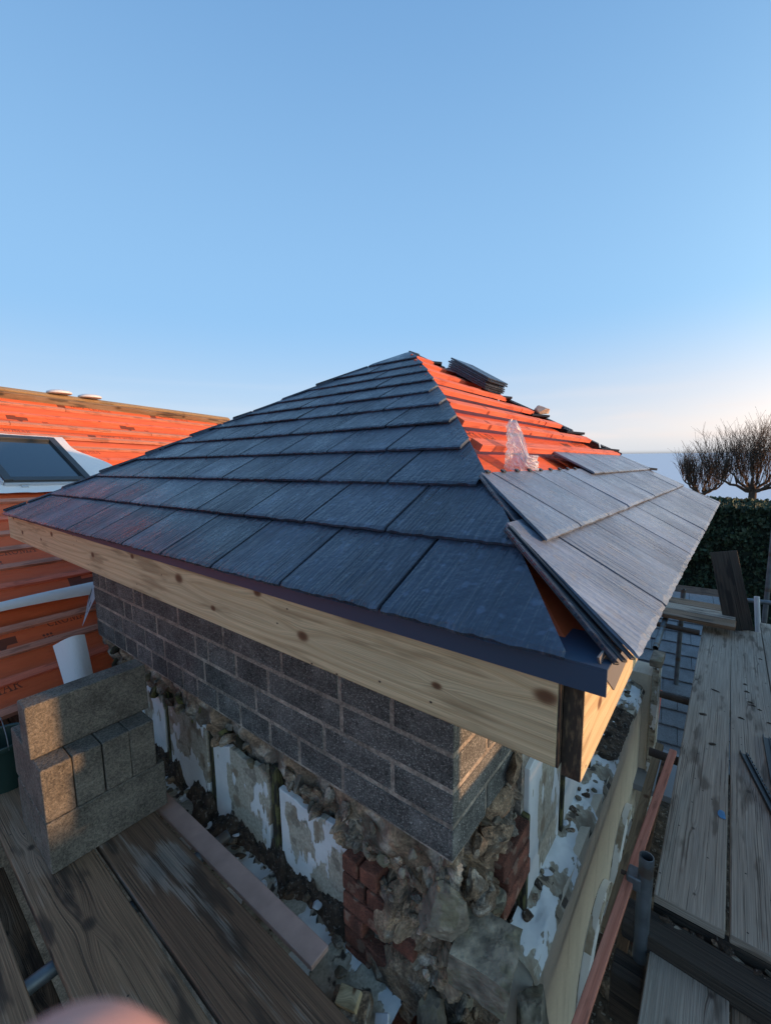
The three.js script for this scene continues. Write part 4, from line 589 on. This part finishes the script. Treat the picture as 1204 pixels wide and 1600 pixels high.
// ---------------------------------------------------------------- lower tiled roof beyond the front
seed(81);
{
  const lr = thing('lower_roof', 'low grey tiled roof seen between the cream front and the platform', 'roof');
  const o0 = V(-1.3, -3.05, -4.35), u = V(1, 0, -0.10).normalize(), v = V(0.04, 0.30, -1).normalize(), n = u.clone().cross(v).normalize(); if (n.y < 0) n.negate();
  const F = { a: o0, u, v: n.clone().cross(u).multiplyScalar(n.clone().cross(u).y > 0 ? 1 : -1), n };
  const deck = mesh('roof_deck', gridG(2, 2, (a, b) => onF(F, a * 1.7, b * 3.6, -0.02), (a, b) => [a * 2, b * 3]), W.dark, lr);
  const tm = std({ map: tex(512, 512, (u, v) => { const k = 0.9 + 0.3 * (fbm(u, v, 6, 6, 5, 401) - 0.5) + 0.2 * (fbm(u, v, 70, 70, 2, 403) - 0.5); return [122 * k, 125 * k, 129 * k]; }), bumpMap: grainB, bumpScale: 0.002, roughness: 0.7 });
  for (let k = 0; k < 14; k++) for (let i = -1; i < 6; i++) { const t = i * 0.28 + (k % 2) * 0.14; mesh('tile', slateG(F, [[t, k * 0.235], [t + 0.275, k * 0.235], [t + 0.275, k * 0.235 + 0.3], [t, k * 0.235 + 0.3]], k * 0.235, 0.3, 0.03, 0.006, 0.012), tm, deck); }
  mesh('gutter', boxAt(-1.2, 0.35, -3.10, -3.03, -4.36, -4.25, 0.02, 0.5), mDarkPlastic, lr);
  mesh('lead_tray', boxAt(-0.62, -0.16, -2.60, -2.55, -4.2, -3.6, 0.005, 0.5), std({ color: lin(0.24, 0.26, 0.29), roughness: 0.45, metalness: 0.3 }), lr);
  mesh('porch_wall', boxAt(-1.25, 0.3, -6.2, -3.1, -7.6, -4.38, 0, 0.7), mMortar, lr);
}

// ---------------------------------------------------------------- an added, unseen house beyond the right edge, put there to shade everything below
{
  const nb = thing('added_shade_house', 'added unseen house beyond the scaffold that shades the lower walls', 'building');
  mesh('wall', boxAt(7.2, 13, -6.2, -0.9, -10.5, 4, 0, 1.2), mCream, nb); mesh('roof', setUV((() => { const g = new THREE.ExtrudeGeometry(new THREE.Shape([[6.9, -0.9], [13.3, -0.9], [10.1, 0.30]].map((q) => new THREE.Vector2(...q))), { depth: 15, bevelEnabled: false }); g.translate(0, 0, -10.8); return g; })(), 0.62), mSlates[0], nb);
}

// ---------------------------------------------------------------- hedge, trees, far wall
seed(91);
{
  const hedge = thing('hedge', 'tall dense dark green hedge behind the scaffold', 'hedge');
  const mLeaf = std({ color: lin(0.04, 0.07, 0.035), roughness: 0.75, side: THREE.DoubleSide });
  const top = (x, z) => -1.42 + 0.16 * (fbm3(x * 0.9, 0, z * 0.9, 3, 5) - 0.5) + 0.05 * (fbm3(x * 4, 1, z * 4, 2, 7) - 0.5);
  mesh('hedge_core', gridG(60, 40, (a, b) => { const x = -7 + a * 16; const s = b * 3; if (s < 2) { const y = -6.2 + (s / 2) * 4.75; return V(x, y, -13.55 + 0.25 * (fbm3(x, y, 2, 3, 9) - 0.5)); } return V(x, top(x, -14) - 0.06, -13.55 - (s - 2) * 2.6); }), std({ color: lin(0.012, 0.02, 0.012), roughness: 1 }), hedge);
  const lg = new THREE.BufferGeometry(); lg.setAttribute('position', new THREE.Float32BufferAttribute([0, 0, 0, 0.5, 0.35, 0.12, 0, 1, 0, 0, 0, 0, 0, 1, 0, -0.5, 0.35, 0.12], 3)); lg.computeVertexNormals();
  const N = 42000, im = new THREE.InstancedMesh(lg, mLeaf, N), m4 = new THREE.Matrix4(), q = new THREE.Quaternion(), e = new THREE.Euler(), c = new THREE.Color();
  for (let i = 0; i < N; i++) {
    const x = rr(-3.6, 4.2); let y, z; if (rnd() < 0.66) { y = rr(-6.0, -1.35); const l = fbm3(x * 2.4, y * 2.4, 1, 3, 12) - 0.5; z = -13.5 + l * 0.55 + rr(-0.10, 0.05); } else { z = -13.5 - rnd() * 2.4; y = top(x, z) + rr(-0.08, 0.05); }
    e.set(rr(-1.2, 1.2), rnd() * 6.28, rr(-1.2, 1.2)); q.setFromEuler(e); const s = rr(0.07, 0.15); m4.compose(V(x, y, z), q, V(s * 0.8, s, s)); im.setMatrixAt(i, m4); const k = rr(0.5, 1.35), w = rnd(); im.setColorAt(i, c.setRGB(k * (0.85 + w * 0.5), k, k * (0.85 + 0.4 * rnd())));
  }
  im.name = 'foliage'; im.userData.kind = 'stuff'; im.castShadow = im.receiveShadow = true; hedge.add(im);

  const bark = std({ map: tex(256, 256, (u, v) => { const k = 0.7 + 0.7 * (fbm(u, v, 20, 5, 5, 151) - 0.4); return [112 * k, 92 * k, 76 * k]; }), roughness: 0.95 });
  const taper = (pts, r0, r1, sides) => { const pos = [], idx = []; const n = pts.length; const up = V(0.31, 0.2, 0.93); for (let i = 0; i < n; i++) { const d = pts[Math.min(i + 1, n - 1)].clone().sub(pts[Math.max(i - 1, 0)]).normalize(), a = d.clone().cross(up).normalize(), b = d.clone().cross(a), r = r0 + (r1 - r0) * i / (n - 1); for (let k = 0; k < sides; k++) { const t = k / sides * 6.2832; const p = pts[i].clone().addScaledVector(a, Math.cos(t) * r).addScaledVector(b, Math.sin(t) * r); pos.push(p.x, p.y, p.z); } } for (let i = 0; i < n - 1; i++) for (let k = 0; k < sides; k++) { const a = i * sides + k, b = i * sides + (k + 1) % sides; idx.push(a, b, b + sides, a, b + sides, a + sides); } const g = new THREE.BufferGeometry(); g.setAttribute('position', new THREE.Float32BufferAttribute(pos, 3)); g.setIndex(idx); g.computeVertexNormals(); return g; };
  const tree = (x, z, fork, knuckle, topY, spread, lean, label, nl, sd) => {
    seed(sd); const t = thing('bare_tree', label, 'tree', 'pollarded bare trees', [x, -6.2, z]); const F = V(lean, fork + 6.2, 0);
    const tr = [V(0, 0, 0), V(lean * 0.2, (fork + 6.2) * 0.4, 0.1), V(lean * 0.7, (fork + 6.2) * 0.8, 0), F]; mesh('trunk', setUV(taper(tr, 0.26, 0.17, 9), 1.2), bark, t);
    const limbs = [], shoots = [], kn = [];
    for (let i = 0; i < nl; i++) {
      const an = i / nl * 6.283 + rr(-0.35, 0.35), rad = spread * rr(0.45, 1), K = F.clone().add(V(Math.cos(an) * rad, (knuckle - fork) * rr(0.75, 1.2) * (1.25 - 0.4 * rad / spread), Math.sin(an) * rad * 0.7)); const pts = [];
      for (let k = 0; k <= 8; k++) { const f = k / 8; const q = F.clone().lerp(K, f); q.y = F.y + (K.y - F.y) * Math.pow(f, 1.25); pts.push(q.add(V(rr(-0.06, 0.06), rr(-0.05, 0.05), rr(-0.06, 0.06)).multiplyScalar(k ? 1 : 0))); }
      limbs.push(taper(pts, 0.095, 0.03, 7)); for (let k = 2; k <= 8; k++) for (let n = 0; n < (k === 8 ? 14 : 6); n++) kn.push([pts[k], an, rad / spread * k / 8]);
    }
    for (const [b, an, o] of kn) {
      const L = Math.max(0.35, (topY + 6.2 - b.y) * rr(0.5, 1.05) * (1 - 0.42 * o * o)); let d = V(rr(-0.34, 0.34) + Math.cos(an) * 0.42 * o, 1, rr(-0.34, 0.34) + Math.sin(an) * 0.42 * o).normalize(); const P = [b.clone()];
      for (let k = 0; k < 4; k++) { P.push(P[k].clone().addScaledVector(d, L / 4)); d = d.clone().add(V(rr(-0.16, 0.16), 0.12, rr(-0.16, 0.16))).normalize(); }
      shoots.push(taper(P, rr(0.009, 0.016), 0.004, 3));
      for (let w = 0; w < 7; w++) { const k = 1 + Math.floor(rnd() * 3), a = P[k].clone().lerp(P[k + 1] || P[k], rnd()), e = d.clone().add(V(rr(-0.7, 0.7), rr(-0.1, 0.3), rr(-0.7, 0.7))).normalize(); shoots.push(taper([a, a.clone().addScaledVector(e, L * rr(0.12, 0.32))], 0.007, 0.004, 3)); }
    }
    for (const l of limbs) mesh('limb', setUV(l, 0.8), bark, t); mesh('crown', setUV(mergeGeometries(shoots), 0.5), bark, t);
  };
  tree(0.95, -30, -2.1, -0.75, 1.6, 2.4, 0.0, 'large pollarded bare tree with thick forked trunk and upright shoots', 8, 301);
  tree(-1.2, -31, -2.5, -1.5, 0.35, 1.5, -0.1, 'smaller bare tree with low spreading twigs beside the large forked one', 6, 302);
  tree(3.6, -29, -2.0, -0.8, 1.5, 1.9, 0.1, 'bare tree on the far side of the large forked one', 7, 303);
  const fw = thing('garden_wall', 'low orange brick garden wall behind the bare trees', 'wall', null, [4.2, -6.2, -36]); mesh('wall_face', setUV(rbox(4, 4.75, 0.25, 0), 0.8), mBrick[2], fw); mesh('wall_coping', setUV(rbox(4.1, 0.1, 0.35, 0.02), 0.8), mBrick[1], fw).position.y = 2.43; fw.position.y = -6.2 + 2.0;
}

// ---------------------------------------------------------------- the photographer's fingertip at the lens
{
  const q = camera.quaternion.clone().setFromEuler(camera.rotation); const p = V(-0.0335, -0.0692, -0.042).applyQuaternion(q);
  const body = new THREE.LatheGeometry([[0.0002, 0.0085], [0.0025, 0.0082], [0.005, 0.0068], [0.0069, 0.0042], [0.0079, 0.0005], [0.0083, -0.005], [0.0086, -0.013], [0.0083, -0.021], [0.0088, -0.028], [0.0092, -0.038], [0.0094, -0.05], [0.0002, -0.052]].reverse().map((a) => new THREE.Vector2(...a)), 28);
  const ps = thing('person', 'pink blurred fingertip of the photographer close to the lens', 'person', null, p.toArray()); ps.quaternion.copy(q); ps.rotateZ(-0.12); ps.scale.setScalar(1.8);
  const skin = phy({ color: lin(0.56, 0.29, 0.23), roughness: 0.55 });
  mesh('finger', setUV(body, 0.05), skin, ps);
}

renderer.render(scene, camera);
